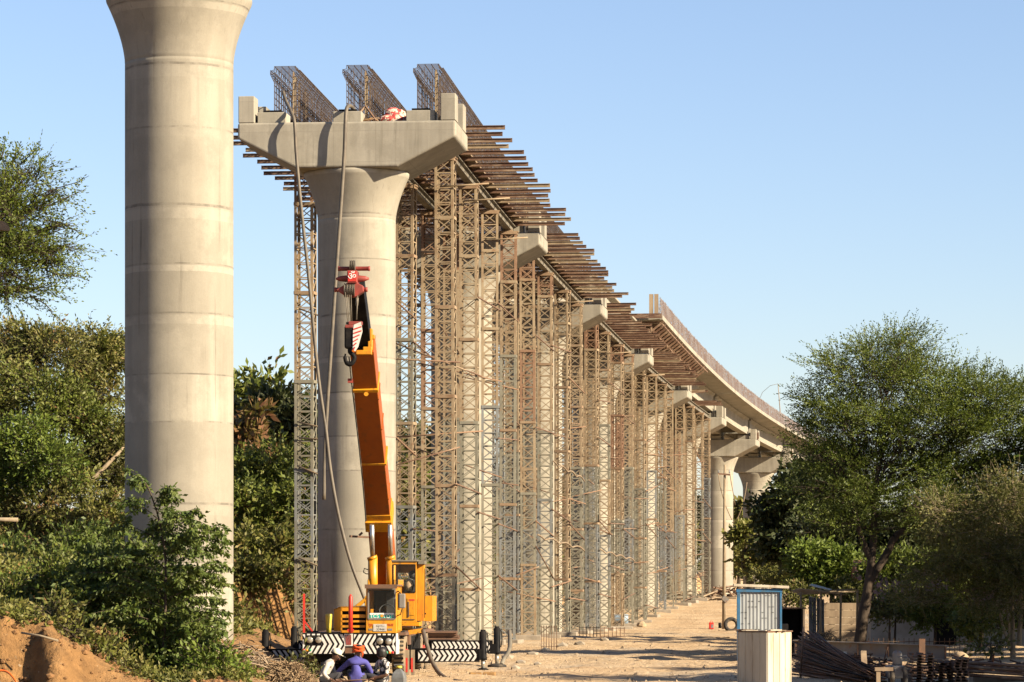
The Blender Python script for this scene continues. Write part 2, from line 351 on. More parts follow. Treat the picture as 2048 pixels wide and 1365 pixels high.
def gz(X, Y, fine=True):
    X = np.asarray(X, float); Y = np.asarray(Y, float)
    road = np.interp(Y, [0, 172, 182, 208, 235, 262, 320, 5000], [0, 0, .18, 1.05, 1.6, 1.85, 2.1, 2.1])
    c = np.interp(Y, CYG, CXG)
    A = np.interp(-X, [4.2, 5.1, 6.4, 7.1, 7.7, 8.5, 9.5, 14, 60], [0, .20, .24, .34, .72, 1.18, 1.52, 1.9, 4])*ssm(58.4, 59.7, Y+.35*np.sin(X*2.1)+.25*np.sin(X*5.3+1))
    B = np.interp(-X, [4.5, 5.3, 6.1, 7.2, 8.2, 12, 20, 60], [0, .35, .72, 1.1, 1.7, 2.6, 4, 7])
    h1 = A*(1-ssm(63, 70, Y))+B*ssm(63, 70, Y)
    e = c-4.3-X+.35*np.sin(Y*.9)+.2*np.sin(Y*2.3)
    C = np.interp(e, [0, .25, 1.1, 1.6, 5, 14, 40, 200], [0, .3, 2.5, 2.9, 3.6, 5, 7, 9])
    w = ssm(84, 98, Y); h = h1*(1-w)+C*w*np.interp(Y, [98, 200, 300, 500], [1, 1, .6, .3])
    z = road+h
    if fine:
        z = z+.035*np.sin(X*1.3+Y*.7)*np.sin(Y*.9-X*.4)+.02*np.sin(X*3.1+1.7*np.sin(Y*1.1))+.016*np.sin(Y*4.3+X*2.2)
        steep = np.clip(h, 0, 1.5)/1.5
        z = z+steep*(.30*fbm(X, Y, 1.5, 6, .68))+.05*fbm(X+9, Y, 1.1, 3)
    return z
def G(x, y): return float(gz(x, y))
SUN_E, SKY_E, EXPO = 5.0, .05, 1.80
SKY_AIR, SKY_DUST, SKY_OZ = 1.0, .5, 3.0
SKY_TINT = (1.07, .985, 1.02, 1)
# ---------------------------------------------------------------- ground
xs = np.concatenate([np.linspace(-400, -32, 30), np.arange(-30, -11.5, .25), np.arange(-11.5, -4, .085), np.arange(-4, 30.01, .25), np.linspace(32, 400, 30)])
ys = np.concatenate([np.linspace(2, 49, 30), np.arange(50, 55.5, .4), np.arange(55.5, 64, .09), np.arange(64, 125, .3), np.arange(125, 300, .9), np.geomspace(301, 4000, 50)])
GX, GY = np.meshgrid(xs, ys); GZ = gz(GX, GY)
nx, ny = len(xs), len(ys)
me = bpy.data.meshes.new('ground'); me.vertices.add(nx*ny)
me.vertices.foreach_set('co', np.stack([GX, GY, GZ], -1).ravel())
idx = np.arange(nx*ny).reshape(ny, nx)
q = np.stack([idx[:-1, :-1], idx[:-1, 1:], idx[1:, 1:], idx[1:, :-1]], -1).reshape(-1, 4)
me.loops.add(q.size); me.loops.foreach_set('vertex_index', q.ravel()); me.polygons.add(len(q))
me.polygons.foreach_set('loop_start', np.arange(0, q.size, 4)); me.polygons.foreach_set('use_smooth', np.ones(len(q), bool))
me.update(); me.materials.append(M['dirt'])
tag(build(me, 'ground', 'dirt'), kind='structure')

# ---------------------------------------------------------------- piers
ORD = ['first', 'second', 'third', 'fourth', 'fifth', 'sixth', 'seventh', 'eighth', 'ninth', 'tenth', 'eleventh', 'twelfth', 'thirteenth',
       'fourteenth', 'fifteenth', 'sixteenth', 'seventeenth', 'eighteenth', 'nineteenth', 'twentieth']
PIERN = {1: 'crane pier', 2: 'second capped pier', 3: 'third capped pier', 4: 'fourth capped pier', 5: 'fifth capped pier', 6: 'sixth capped pier'}
PLAB = {0: 'bare round concrete pier at the left without a crossbeam, widest and nearest of all',
        1: 'round concrete pier behind the orange crane, its wide crossbeam carrying hoses and rebar cages',
        2: 'capped concrete pier half hidden by towers, next one back from the crane pier',
        3: 'third capped concrete pier from the front, crossbeam end lit between two falsework bays',
        4: 'fourth capped concrete pier from the front, below the loose end of the finished deck',
        5: 'fifth capped concrete pier from the front, its crossbeam under the rusty deck overhang',
        6: 'sixth capped concrete pier from the front, its crossbeam just behind the last lattice towers',
        7: 'clear standing concrete pier past the last tower, crossbeam carrying finished girders, pole in front',
        8: 'shaded concrete pier partly behind dark tree, next one beyond the last clear pier',
        9: 'farthest concrete pier under the finished deck, hidden behind the trees'}
R0 = 1.18
for k in range(0, 9):
    zt = capz(k)-1.37; c = at(k, 0, 0); zb = G(c.x, c.y)-.8
    root = thing('bridge_pier', (c.x, c.y, zb), PLAB[k], 'pier', 'concrete piers of the viaduct')
    prof = [(R0, zb)]; z = math.ceil((zb+.05)/1.31)*1.31
    while z < zt-1.5:
        prof += [(R0, z)]; z += 1.31
    zf = zt-1.42
    prof += [(R0, zf-.08), (R0, zf-.02), (R0-.01, zf-.01), (R0+.002, zf+.01)]
    for i in range(1, 17):
        t = i/16; prof.append((R0+.40*t**1.6, zf+(1.42-.10)*t))
    prof += [(R0+.41, zt-.05), (R0+.41, zt-.002)]
    build(MB().lathe(prof, 72, (c.x, c.y, 0)), 'column', 'concrete', root)
    if k == 0: continue
    T = tan_(k); n = V((T.y, -T.x, 0)); zc = capz(k)
    def cp(x, y, z): return V((c.x, c.y, zc))+n*x+T*y+V((0, 0, z))
    sh = -.08
    poly = [(-3.28, 0), (3.28, 0), (3.28, -.48), (1.53, -1.37), (-1.53, -1.37), (-3.28, -.48)]
    build(MB().prism([cp(x+sh, -1.62, z) for x, z in poly], T*3.24), 'crossbeam', 'concrete_cap', root, bevel=.07, seg=3)
    def blk(name, x0, x1, y0, y1, z1, mat='concrete_cap', z0=.002, bev=.02):
        build(MB().prism([cp(x0, y0, z0), cp(x1, y0, z0), cp(x1, y1, z0), cp(x0, y1, z0)], (0, 0, z1-z0)), name, mat, root, bevel=bev)
    for (x0, x1) in ((2.74, 3.19), (-3.34, -2.86)):
        for (y0, y1) in ((-1.60, -.92), (.50, 1.25)): blk('upstand', x0, x1, y0, y1, .80)
    for off in (-2.36, -.08, 2.12):
        for (y0, y1) in ((-1.45, -.62), (.45, 1.2)):
            if y0 > 0 and k < 7: y0, y1 = .70, 1.3
            blk('pedestal', off-.43, off+.43, y0, y1, .33)
            blk('bearing_pad', off-.27, off+.27, y0+.1, y1-.1, .40, 'black_paint', .332, 0)

# ---------------------------------------------------------------- girder lines
LINES = (-2.22, 0.0, 2.16); LNAME = ('left', 'middle', 'right')
def sweep(name, mats, k0, k1, n, section, root_label, cat, group, zoff=0, bevel=0):
    """section: list of (off, z above cap); swept along the line as one beam"""
    mb = MB(); rings = []
    for i in range(n+1):
        k = k0+(k1-k0)*i/n; rings.append([at(k, o, capz(k)+z+zoff) for o, z in section])
    m = len(section); vs = [v for r in rings for v in r]; fs = []
    for i in range(n):
        for j in range(m): fs.append((i*m+j, i*m+(j+1) % m, (i+1)*m+(j+1) % m, (i+1)*m+j))
    fs += [tuple(range(m))[::-1], tuple(range(n*m, n*m+m))]
    mb.add(vs, fs); return solo(mb, name, mats, root_label, cat, group, bevel)

def rebar_cage(k0, k1, off, label):
    c = at(k0, off, capz(k0)+.42); root = thing('rebar_cage', c, label, 'rebar cage', 'girder rebar cages on the falsework')
    st = MB(); lg = MB(); ns = int(27.4*(k1-k0)/.175); w, tw = .33, .45
    z0, z1, z2, z3 = .44, 1.72, 1.86, 1.96
    outline = [(-w, z0), (-w, z1-.25), (-tw, z1), (-tw, z1+.1), (-w, z2), (-w, z3), (w, z3), (w, z2), (tw, z1+.1), (tw, z1), (w, z1-.25), (w, z0), (-w, z0)]
    for i in range(ns+1):
        k = k0+(k1-k0)*i/ns; j = random.uniform(-.012, .012)
        pts = [at(k, off+x+j, capz(k)+z) for x, z in outline]
        for a, b in zip(pts[:-1], pts[1:]): st.bar(a, b, .018, .018, caps=False)
        if i % 4 == 0:
            for s in (-.12, .12): st.bar(at(k, off+s, capz(k)+z0), at(k, off+s, capz(k)+z3-.1), .018, .018, caps=False)
    seg = 8
    for (x, z) in [(s*w, z0+.0+.19*q) for s in (-1, 1) for q in range(8)]+[(s*tw, z1+.05) for s in (-1, 1)]+[(x, z3-.02) for x in (-.3, -.1, .1, .3)]+[(x, z0+.04) for x in (-.3, -.15, 0, .15, .3)]+[(-tw, z1+.12), (tw, z1+.12)]:
        for i in range(seg):
            a, b = k0+(k1-k0)*i/seg, k0+(k1-k0)*(i+1)/seg
            lg.bar(at(a, off+x, capz(a)+z), at(b, off+x, capz(b)+z), .02, .02, caps=False)
    build(st, 'stirrups', 'rebar', root); build(lg, 'long_bars', 'rebar', root)
    for i in range(5):                                           # tie strips standing in the cage
        fm = MB()
        k = k0+(k1-k0)*(.015+.03*i*i/4)
        fm.bar(at(k, off+.20-.04*i, capz(k)+z0), at(k, off+.20-.04*i, capz(k)+z2), .05, .03)
        build(fm, 'tie_strip', 'steel_rust', root)
for l, off in enumerate(LINES):
    rebar_cage(1.006, 1.985, off, ('rebar cage at the left of three above the hose-draped crossbeam', 'rebar cage in the middle of three, red bundle at its foot',
               'rebar cage at the right of three, behind the tall concrete upstand')[l])
    rebar_cage(2.02, 2.985, off, f'girder rebar cage on the {LNAME[l]} line of the bay beyond the second capped pier')

for sp in (1, 2):                                                 # plywood soffit under each cage
    for l, off in enumerate(LINES):
        sweep('soffit_board', 'ply', sp+.055, sp+.945, 8, [(off-.42, .345), (off+.42, .345), (off+.42, .40), (off-.42, .40)],
              f'plywood soffit under the {LNAME[l]} rebar cage, {("nearest", "second")[sp-1]} falsework bay', 'formwork', 'plywood soffits')
for sp in range(1, 6):                                            # longitudinal falsework beams
    for l, off in enumerate(LINES):
        o = off
        sec = [(o-.13, -.13), (o+.13, -.13), (o+.13, -.09), (o+.03, -.09), (o+.03, .16), (o+.13, .16), (o+.13, .20), (o-.13, .20), (o-.13, .16), (o-.03, .16), (o-.03, -.09), (o-.13, -.09)]
        sweep('falsework_beam', 'beam_grey', sp+.055, sp+.945, 8, sec,
              f'long grey steel beam on the {LNAME[l]} row of tower tops, {ORD[sp-1]} bay back', 'beam', 'falsework beams along the bays')

# ---------------------------------------------------------------- joists
jid = 0
for sp in range(1, 6):
    if sp < 5: fr = [.065+.87*i/18 for i in range(19)]
    else: fr = [.12, .15, .175, .50, .54, .58, .62]
    for i, f in enumerate(fr):
        k = sp+f; a = random.uniform(-.22, .22); b = random.uniform(-.25, .3)
        if random.random() < .14: b -= .35
        e0, e1 = -4.6+a, 4.28+b
        if sp == 5: e0, e1 = -2.6, 3.9+b*.5
        z = capz(k)+.205+.07
        p, q = at(k, e0, z+random.uniform(-.012, .012)), at(k, e1, z+random.uniform(-.012, .012))
        d = (q-p).normalized(); mb = MB(); up = V((0, 0, 1))
        mb.bar(p-up*.055, q-up*.055, .085, .014); mb.bar(p+up*.055, q+up*.055, .085, .014)
        mb.bar(p, q, .016, .098)
        o = solo(mb, 'steel_joist', random.choice(['joist_rust', 'joist_rust', 'joist_rust', 'steel_rust']),
                 f'rusty steel joist jutting sideways, {ORD[i]} one back from {PIERN[sp]}', 'joist', 'rusty cross joists of the falsework')

# ---------------------------------------------------------------- shoring towers
BAY, TW = .47, .60
TCACHE = {}; TM = ['steel_rust', 'steel_grey', 'steel_red', 'steel_blue', 'collar_rust']
def tower_meshes(nb, seed):
    key = (nb, seed)
    if key in TCACHE: return TCACHE[key]
    rnd = random.Random(100+seed); H = nb*BAY; h = TW/2; off0 = seed % 3
    grey_from = H*(.40+.12*rnd.random())
    def mi(z):
        r = rnd.random()
        if z < grey_from: return 1 if r < .72 else 3 if r < .88 else 0
        return 0 if r < .80 else 2 if r < .92 else 1
    sec_m = {}
    def sm(i):
        s = (i+off0)//6
        if s not in sec_m: sec_m[s] = mi(i*BAY)
        return sec_m[s]
    legs = []
    for sx, sy in ((-1, -1), (1, -1), (1, 1), (-1, 1)):
        mb = MB(); i = 0
        while i < nb:
            j = i+1
            while j < nb and (j+off0)//6 == (i+off0)//6: j += 1
            m = sm(i); z0, z1 = i*BAY, j*BAY
            mb.bar((sx*(h-.04), sy*h, z0), (sx*(h-.04), sy*h, z1), .085, .012, m, (0, 1, 0)); mb.bar((sx*h, sy*(h-.04), z0), (sx*h, sy*(h-.04), z1), .012, .075, m, (0, 1, 0)); i = j
        legs.append(mb)
    br = MB(); cfs = []; cs = [(-h, -h), (h, -h), (h, h), (-h, h)]
    for i in range(nb):
        z0, z1 = i*BAY, (i+1)*BAY; m = sm(i)
        for s in range(4):
            a, b = cs[s], cs[(s+1) % 4]; nrm = (V((a[0]+b[0], a[1]+b[1], 0))).normalized()
            A0, B0, A1, B1 = V((*a, z0)), V((*b, z0)), V((*a, z1)), V((*b, z1)); ins = nrm*-.012
            br.bar(A0+ins, B0+ins, .03, .036, m, (0, 0, 1), False)
            if rnd.random() > .06: br.bar(A0+ins, B1+ins, .028, .02, m, nrm, False)
            if s in (0, 2) or (i % 2 == 0):
                if rnd.random() > .10: br.bar(B0+ins*2, A1+ins*2, .028, .02, m, nrm, False)
        if (i+off0) % 6 == 0 and i > 0:
            cf = MB(); cfs.append(cf); cm = 4 if rnd.random() < .45 else sm(i-1)
            for s in range(4):
                a, b = cs[s], cs[(s+1) % 4]; nrm = (V((a[0]+b[0], a[1]+b[1], 0))).normalized()*.012
                cf.bar(V((*a, z0))+nrm, V((*b, z0))+nrm, .022, .10, cm)
    hp = MB()
    for s in range(4):
        a, b = cs[s], cs[(s+1) % 4]; hp.bar(V((*a, H-.03)), V((*b, H-.03)), .06, .1)
    hp.box((0, 0, H+.03), (.72, .5, .05)); hp.box((0, 0, H+.085), (.3, .3, .06))
    r = ([l.mesh('leg', TM) for l in legs], br.mesh('bracing', TM),
         [c.mesh('collar', TM) for c in cfs], hp.mesh('head_plate', ['collar_rust']))
    TCACHE[key] = r; return r
TOWERS = {}
FR = (.168, .41, .66, .89)
tid = 0
for sp in range(1, 6):
    for l, off in enumerate(LINES):
        for i, f in enumerate(FR):
            k = sp+f+random.uniform(-.008, .008); ztop = capz(k)-.13-.115
            p = at(k, off+random.uniform(-.04, .04)-(.12 if l == 0 else 0), 0); zb = G(p.x, p.y)+.12; H = ztop-zb
            nb = int(round(H/BAY)); T = tan_(k); yaw = -math.atan2(T.x, T.y)
            lab = f'lattice tower in the {LNAME[l]} row, {ORD[i]} back from {PIERN[sp]}'
            root = thing('shoring_tower', (p.x, p.y, zb), lab, 'shoring tower', 'lattice shoring towers under the bays')
            legs, br, cf, hp = tower_meshes(nb, tid % 7); tid += 1
            root.rotation_euler = (random.uniform(-.004, .004), random.uniform(-.004, .004), yaw+random.uniform(-.11, .11)-(.10 if l == 0 else 0)); root.scale = (1, 1, H/(nb*BAY))
            for me in legs+[br]+cf+[hp]:
                o = bpy.data.objects.new(me.name.split('.')[0], me); COL.objects.link(o); o.parent = root
            TOWERS[(sp, l, i)] = (p.x, p.y, zb, ztop)
            fz = G(p.x, p.y); w = random.uniform(1.0, 1.3)
            if l == 2 or (l == 1 and i in (0, 3)):
                mb = MB().box((p.x+random.uniform(-.1, .15), p.y, fz+.03), (w, random.uniform(.9, 1.2), .26), R=Matrix.Rotation(yaw+random.uniform(-.15, .15), 3, 'Z'))
                solo(mb, 'footing_block', 'block', f'concrete footing block under {LNAME[l]} row tower, {ORD[i]} back from {PIERN[sp]}', 'footing', 'concrete footing blocks of the towers', bevel=.03)
# tie pipes clamped across the towers
TIEZ = ('knee', 'low', 'middle', 'upper', 'top')
def tie(sp, l, i0, i1, z0, z1, nm, lab, sag=0, over=.5):
    a, b = TOWERS[(sp, l, i0)], TOWERS[(sp, l, i1)]
    side = .34
    p, q = V((a[0]+side, a[1]-.1, z0)), V((b[0]+side, b[1]+.1, z1)); d = (q-p).normalized(); p -= d*over; q += d*over
    pts = [p+(q-p)*t-V((0, 0, sag*4*t*(1-t))) for t in [j/8 for j in range(9)]]
    solo(MB().tube(pts, .028, 6), nm, random.choice(['joist_rust', 'steel_red', 'joist_rust']), lab, 'tie pipe', 'tie pipes across the towers')
for sp in range(1, 6):
    for l in (0, 1, 2):
        for i in range(3):
            hs = [2.2, 5.3, 8.4, 11.4] if l == 2 else ([3.5, 7, 10.5] if l == 1 else [4.5, 9])
            for j, h in enumerate(hs):
                if random.random() < .30: continue
                h += random.uniform(-1.1, 1.1); dz = random.uniform(-.55, .35) if random.random() < .85 else random.uniform(-1.3, .9)
                tie(sp, l, i, i+1, h-dz/2, h+dz/2, 'tie_pipe', f'thin pipe across {LNAME[l]} row at {TIEZ[min(4, int(h/2.9))]} height, {ORD[i]} gap behind {PIERN[sp]}')
        if sp < 5 and l == 2:
            pass
for (sp, i, z, lab) in ((2, 0, 4.1, 'sagging grey hose looped across tower fronts in the second bay at low height'), (3, 0, 3.9, 'sagging grey hose looped across tower fronts in the third bay'), (2, 1, 7.3, 'sagging hose draped between right row towers in second bay, above the lower one')):
    a, b = TOWERS[(sp, 2, i)], TOWERS[(sp, 2, 3)]
    pts = []
    for t in [j/40 for j in range(41)]:
        pts.append(V((a[0]+(b[0]-a[0])*t+.36, a[1]+(b[1]-a[1])*t-.3, z+.13*abs(math.cos(t*math.pi*3.5))-.25*t)))
    solo(MB().tube(pts, .035, 6), 'sagging_hose', 'timber', lab, 'hose')
# pipes crossing between the rows
for sp in range(1, 6):
    for i in range(4):
        for j, h in enumerate((2.6, 6.4, 9.8)):
            if random.random() < .35: continue
            a, b = TOWERS[(sp, 1, i)], TOWERS[(sp, 2, i)]; h += random.uniform(-1, 1); dz = random.uniform(-.9, .9)
            p, q = V((a[0], a[1]-.34, h)), V((b[0], b[1]-.34, h+dz)); d = (q-p).normalized()*.45
            solo(MB().tube([p-d, q+d], .026, 6), 'cross_pipe', random.choice(['steel_red', 'joist_rust']),
                 f'pipe joining middle and right rows, {TIEZ[min(4, int(h/2.9))]} height, {ORD[i]} behind {PIERN[sp]}', 'tie pipe', 'cross pipes between tower rows')
for j, (z0, z1) in enumerate(((10.9, 10.3), (7.3, 6.9), (6.8, 6.7), (5.9, 5.2), (3.0, 2.3))):
    a = TOWERS[(1, 0, 0)]; p = V((a[0]-.2, a[1]-.36, z0)); q = V((a[0]+1.5, a[1]-.5, z1))
    solo(MB().tube([p, q], .03, 6), 'cross_pipe', 'steel_rust', f'short tie pipe from the leftmost tower towards crane pier, {ORD[j]} one from the top', 'tie pipe', 'cross pipes between tower rows')
for (sp, i) in ((1, 0), (1, 2), (2, 2), (1, 1), (3, 1), (4, 0)):
    a = TOWERS[(sp, 2, i)]
    z = a[3]-random.uniform(.5, 1.1)
    solo(MB().tube([V((a[0]-.2, a[1]-.36, z)), V((a[0]+1.35, a[1]-.36, z+.1))], .028, 6), 'cross_pipe', 'steel_rust', f'pipe jutting right near tower top, {ORD[i]} right row tower behind {PIERN[sp]}', 'tie pipe', 'cross pipes between tower rows')

# ---------------------------------------------------------------- finished girders, deck, barrier bars
for sp in range(3, 9):
    for l, off in enumerate(LINES):
        g0, g1 = .025, .975; zb, zt = .41, 1.76
        def sec(o, wf, ww): return [(o-wf, zb), (o+wf, zb), (o+wf, zb+.20), (o+ww, zb+.36), (o+ww, zt-.22), (o+.42, zt-.10), (o+.42, zt), (o-.42, zt), (o-.42, zt-.10), (o-ww, zt-.22), (o-ww, zb+.36), (o-wf, zb+.20)]
        mb = MB(); m = 12; rings = []
        for f, ww in [(0, .30), (.07, .30), (.10, .12)]+[(.1+.8*i/8, .12) for i in range(1, 8)]+[(.90, .12), (.93, .30), (1, .30)]:
            k = sp+g0+(g1-g0)*f; rings += [at(k, o, capz(k)+z) for o, z in sec(off, .32, ww)]
        nn = len(rings)//m
        fs = [(i*m+j, i*m+(j+1) % m, (i+1)*m+(j+1) % m, (i+1)*m+j) for i in range(nn-1) for j in range(m)]
        mb.add(rings, fs+[tuple(range(m))[::-1], tuple(range((nn-1)*m, nn*m))])
        nm = {3: 'the third', 4: 'the fourth', 5: 'the fifth', 6: 'the sixth', 7: 'the seventh', 8: 'the eighth'}[sp]
        solo(mb, 'concrete_girder', 'concrete_cap', f'cast concrete girder on the {LNAME[l]} line reaching back from {nm} capped pier', 'girder', 'finished concrete girders', bevel=.02)
    if sp >= 4 or True:
        for f in ((0.03, 0.97) if sp < 5 else (.03, .35, .66, .97)):
            k = sp+f; T = tan_(k); fw_ = 'near end' if f < .1 else 'far end' if f > .9 else 'nearer middle' if f < .5 else 'farther middle'
            for a, b in ((-1.9, -.32), (.32, 1.84)):
                solo(MB().prism([at(k, a, capz(k)+.6), at(k, b, capz(k)+.6), at(k, b, capz(k)+1.7), at(k, a, capz(k)+1.7)], T*.25), 'diaphragm', 'concrete_cap', f'concrete diaphragm in {"left" if a < 0 else "right"} girder gap, {fw_} of bay behind {nm[4:]} pier', 'diaphragm', 'concrete diaphragms between girders')
for sp in range(4, 10):
    k0, k1 = (sp-.06 if sp == 4 else sp+.004), sp+.996
    lb = {4: 'nearest concrete deck slab with loose end and timber stop, falsework beneath', 5: 'concrete deck slab next behind the loose-ended one, shading rusty joists', 6: 'concrete deck slab over the gap ending at the clear standing pier', 7: 'concrete deck slab behind the clear standing pier, lit girders below', 8: 'concrete deck slab running into the dark trees', 9: 'farthest concrete deck slab hidden behind trees'}[sp]
    sweep('deck_slab', 'concrete_cap', k0, k1, 10, [(-3.95, 1.86), (-3.0, 1.775), (3.0, 1.775), (3.80, 1.84), (3.80, 1.80), (3.97, 1.80), (3.97, 2.06), (-3.95, 2.06)], lb, 'deck slab', 'deck slabs of the finished viaduct', bevel=.015)
    c = at(k0, 3.8, capz(k0)+2.07); root = thing('barrier_rebar', c, {4: 'nearest row of rusty barrier bars standing on the deck edge, behind timber stop', 5: 'second row of barrier bars on the deck edge counting from the timber stop', 6: 'third row of barrier bars on the deck edge from the timber stop', 7: 'fourth row of barrier bars on deck edge, bent pole rising beside it', 8: 'fifth row of barrier bars on deck edge, entering the trees', 9: 'last row of barrier bars on deck edge, behind the trees'}[sp], 'barrier bars', 'barrier rebar along the deck edge')
    vb = MB(); hb = MB(); n = int(27.4*(k1-k0)/.17)
    for i in range(n):
        k = k0+(k1-k0)*(i+.5)/n; h = .98+random.uniform(-.06, .06); o = 3.82+random.uniform(-.02, .02)
        vb.bar(at(k, o-.11, capz(k)+2.06), at(k, o+random.uniform(-.03, .03), capz(k)+2.06+h), .018, .018, caps=False)
        vb.bar(at(k, o+.10, capz(k)+2.06), at(k, o+.02, capz(k)+2.06+h-.05), .018, .018, caps=False)
    for z in (.2, .4, .6, .78, .92):
        for i in range(10):
            a, b = k0+(k1-k0)*i/10, k0+(k1-k0)*(i+1)/10
            w = lambda k: .03*math.sin(k*31)+.02*math.sin(k*83)
            hb.bar(at(a, 3.84, capz(a)+2.06+z+w(a)), at(b, 3.84, capz(b)+2.06+z+w(b)), .02, .03, caps=False)
    build(vb, 'upright_bars', 'rebar_purple', root); build(hb, 'long_bars', 'rebar_purple', root)
for j, o in enumerate((3.36, 3.64)):
    k = 3.93; mb = MB().bar(at(k, o, capz(k)+2.05), at(k, o, capz(k)+3.18), .23, .07, up=(0, 1, 0))
    solo(mb, 'timber_stop', 'timber', ('upright timber plank closing the deck edge, left of the pair', 'upright timber plank closing the deck edge, right of the pair')[j], 'plank')
mb = MB().bar(at(3.925, 2.2, capz(4)+2.0), at(3.925, 3.95, capz(4)+2.0), .06, .26)
solo(mb, 'edge_form', 'joist_rust', 'dark form board across the loose end of the nearest deck slab', 'formwork')
# rusty overhang brackets below the deck edge
for i in range(22):
    k = 3.96+i*.0565; mb = MB(); a = at(k, 2.62, capz(k)+1.70); b = at(k, 3.95, capz(k)+1.72); c = at(k, 2.62, capz(k)+.72); m_ = at(k, 3.3, capz(k)+1.22)
    for p, q in ((a, b), (c, b), (a, c), (m_, at(k, 3.3, capz(k)+1.70)), (m_, at(k, 2.62, capz(k)+1.55))): mb.bar(p, q, .09, .10)
    k2 = k+.045; mb.bar(at(k, 3.9, capz(k)+1.60), at(k2, 3.9, capz(k2)+1.60), .05, .08); mb.bar(at(k, 3.2, capz(k)+1.42), at(k2, 3.2, capz(k2)+1.30), .05, .06)
    solo(mb, 'overhang_bracket', 'joist_rust', f'rusty triangular steel bracket under the deck overhang, {ORD[i] if i < 20 else ("second last", "last")[i-20]} back from the loose end', 'bracket', 'rusty brackets under the deck overhang')
for i in range(8):
    k = 4.02+i*.13; k2 = k+.15
    solo(MB().bar(at(k, 3.1, capz(k)+1.62), at(k2, 3.1+.35*(-1)**i, capz(k2)+1.10), .06, .06), 'bracket_strut', 'joist_rust', f'slanting rusty strut among the overhang brackets, {ORD[i]} back from the loose end', 'strut', 'slanting struts among the overhang brackets')
for k, lab in ((7.0, 'rust-brown drum-shaped form beside the girder end on the clear pier crossbeam'), (8.0, 'rust-brown form beside the girder end on the next crossbeam beyond')):
    mb = MB()
    for j in range(6): mb.box(at(k, 2.95, capz(k)+.1+.09*j)-tan_(k)*.2, (.62+.02*(j % 2), .7, .085))
    solo(mb, 'rusty_form', 'rust_plate', lab, 'formwork', bevel=.01)
# thin bent pole and stay on the deck
k = 7.55; b = at(k, 3.6, capz(k)+2.06); tp = P(1556, 768, b.y)
solo(MB().tube([b, b+(tp-b)*.5, tp], [.05, .04, .03], 6), 'leaning_pole', 'timber', 'thin leaning pole standing above the far deck edge', 'pole')
solo(MB().tube([tp, P(1540, 772, b.y), P(1525, 785, b.y), P(1514, 810, b.y), P(1510, 838, b.y)], .018, 5), 'hanging_wire', 'hose', 'thin wire drooping left from the pole tip above the deck', 'wire')
# things on top of the near crossbeam
c1 = at(1, 0, capz(1))
def on(px, dz, y): return V((XP(px, y), y, capz(1)+dz))
mb = MB(); 
for j, (px, pz, s) in enumerate(((776, .16, .22), (792, .20, .26), (803, .17, .2), (786, .36, .2), (799, .34, .16), (772, .10, .14))):
    mb.lathe([(s*.15, -s*.8), (s*.75, -s*.6), (s, -.1*s), (s*.85, .4*s), (s*.4, .8*s), (s*.1, .9*s)], 10, on(px, pz, 97.5+.05*j), smooth=False, ax=Matrix.Rotation(.5*j, 3, 'X') @ Matrix.Diagonal((1.25, 1, .75)))
solo(mb, 'cloth_bundle', 'bundle_red', 'red and cream cloth bundle lying on the crossbeam before the middle cage', 'bundle')
mb = MB().bar(on(700, .05, 97.5), on(731, .62, 97.9), .05, .05).bar(on(731, .62, 97.9), on(752, .1, 97.3), .05, .05)
solo(mb, 'bent_bar', 'joist_rust', 'rusty bar bent to a peak standing beside the middle pedestal', 'steel bar')
for j in range(6):
    a = on(722+random.uniform(0, 8), .03+.035*j, 97.2+.07*j); b = on(772+random.uniform(-8, 18), .03+.02*j, 97.5+.06*j); m_ = (a+b)/2+V((0, 0, random.uniform(.02, .14)))
    solo(MB().tube([a, m_, b], .02, 5), 'loose_rod', random.choice(['joist_rust', 'crib']), 'loose rusty rod lying on the crossbeam between middle pedestal and red bundle', 'steel rod', 'loose rods on the crossbeam')
# delivery hoses hanging over the near crossbeam
fy = at(1, 0, 0).y-1.76
def hose(name, pts, r, lab): solo(MB().tube(pts, r, 10), name, 'hose', lab, 'hose')
ha = [P(566, 184, fy+1.4), P(573, 205, fy+1.0), P(583, 226, fy+.3), P(589, 246, fy), P(592, 300, fy-.02), P(597, 360, fy-.1), P(606, 450, fy-.15), P(618, 560, fy-.2), P(630, 690, fy-.25), P(640, 780, fy-.3), P(652, 860, fy-.35), P(661, 940, fy-.4), P(677, 1030, fy-.45), P(700, 1120, fy-.5), P(722, 1180, fy-.5), P(736, 1215, fy-.5)]
def smooth(pts, n=4):
    out = []
    for i in range(len(pts)-1):
        a, b, c, d = pts[max(i-1, 0)], pts[i], pts[i+1], pts[min(i+2, len(pts)-1)]
        for j in range(n):
            t = j/n; out.append(.5*((2*b)+(c-a)*t+(2*a-5*b+4*c-d)*t*t+(3*b-a-3*c+d)*t**3))
    return out+[pts[-1]]
hose('hanging_hose', smooth(ha), .052, 'long hose hanging from the left cage down past the crane, longer of two')
hb_ = [P(712, 226, fy+.7), P(702, 213, fy+.4), P(694, 216, fy), P(691, 240, fy-.14), P(689, 300, fy-.16), P(684, 380, fy-.2), P(677, 480, fy-.25), P(670, 580, fy-.28), P(662, 700, fy-.3), P(654, 820, fy-.32), P(649, 920, fy-.34), P(648, 1000, fy-.35)]
hose('hanging_hose', smooth(hb_), .058, 'thick hose over the middle pedestal hanging free against the crane pier, shorter of two')
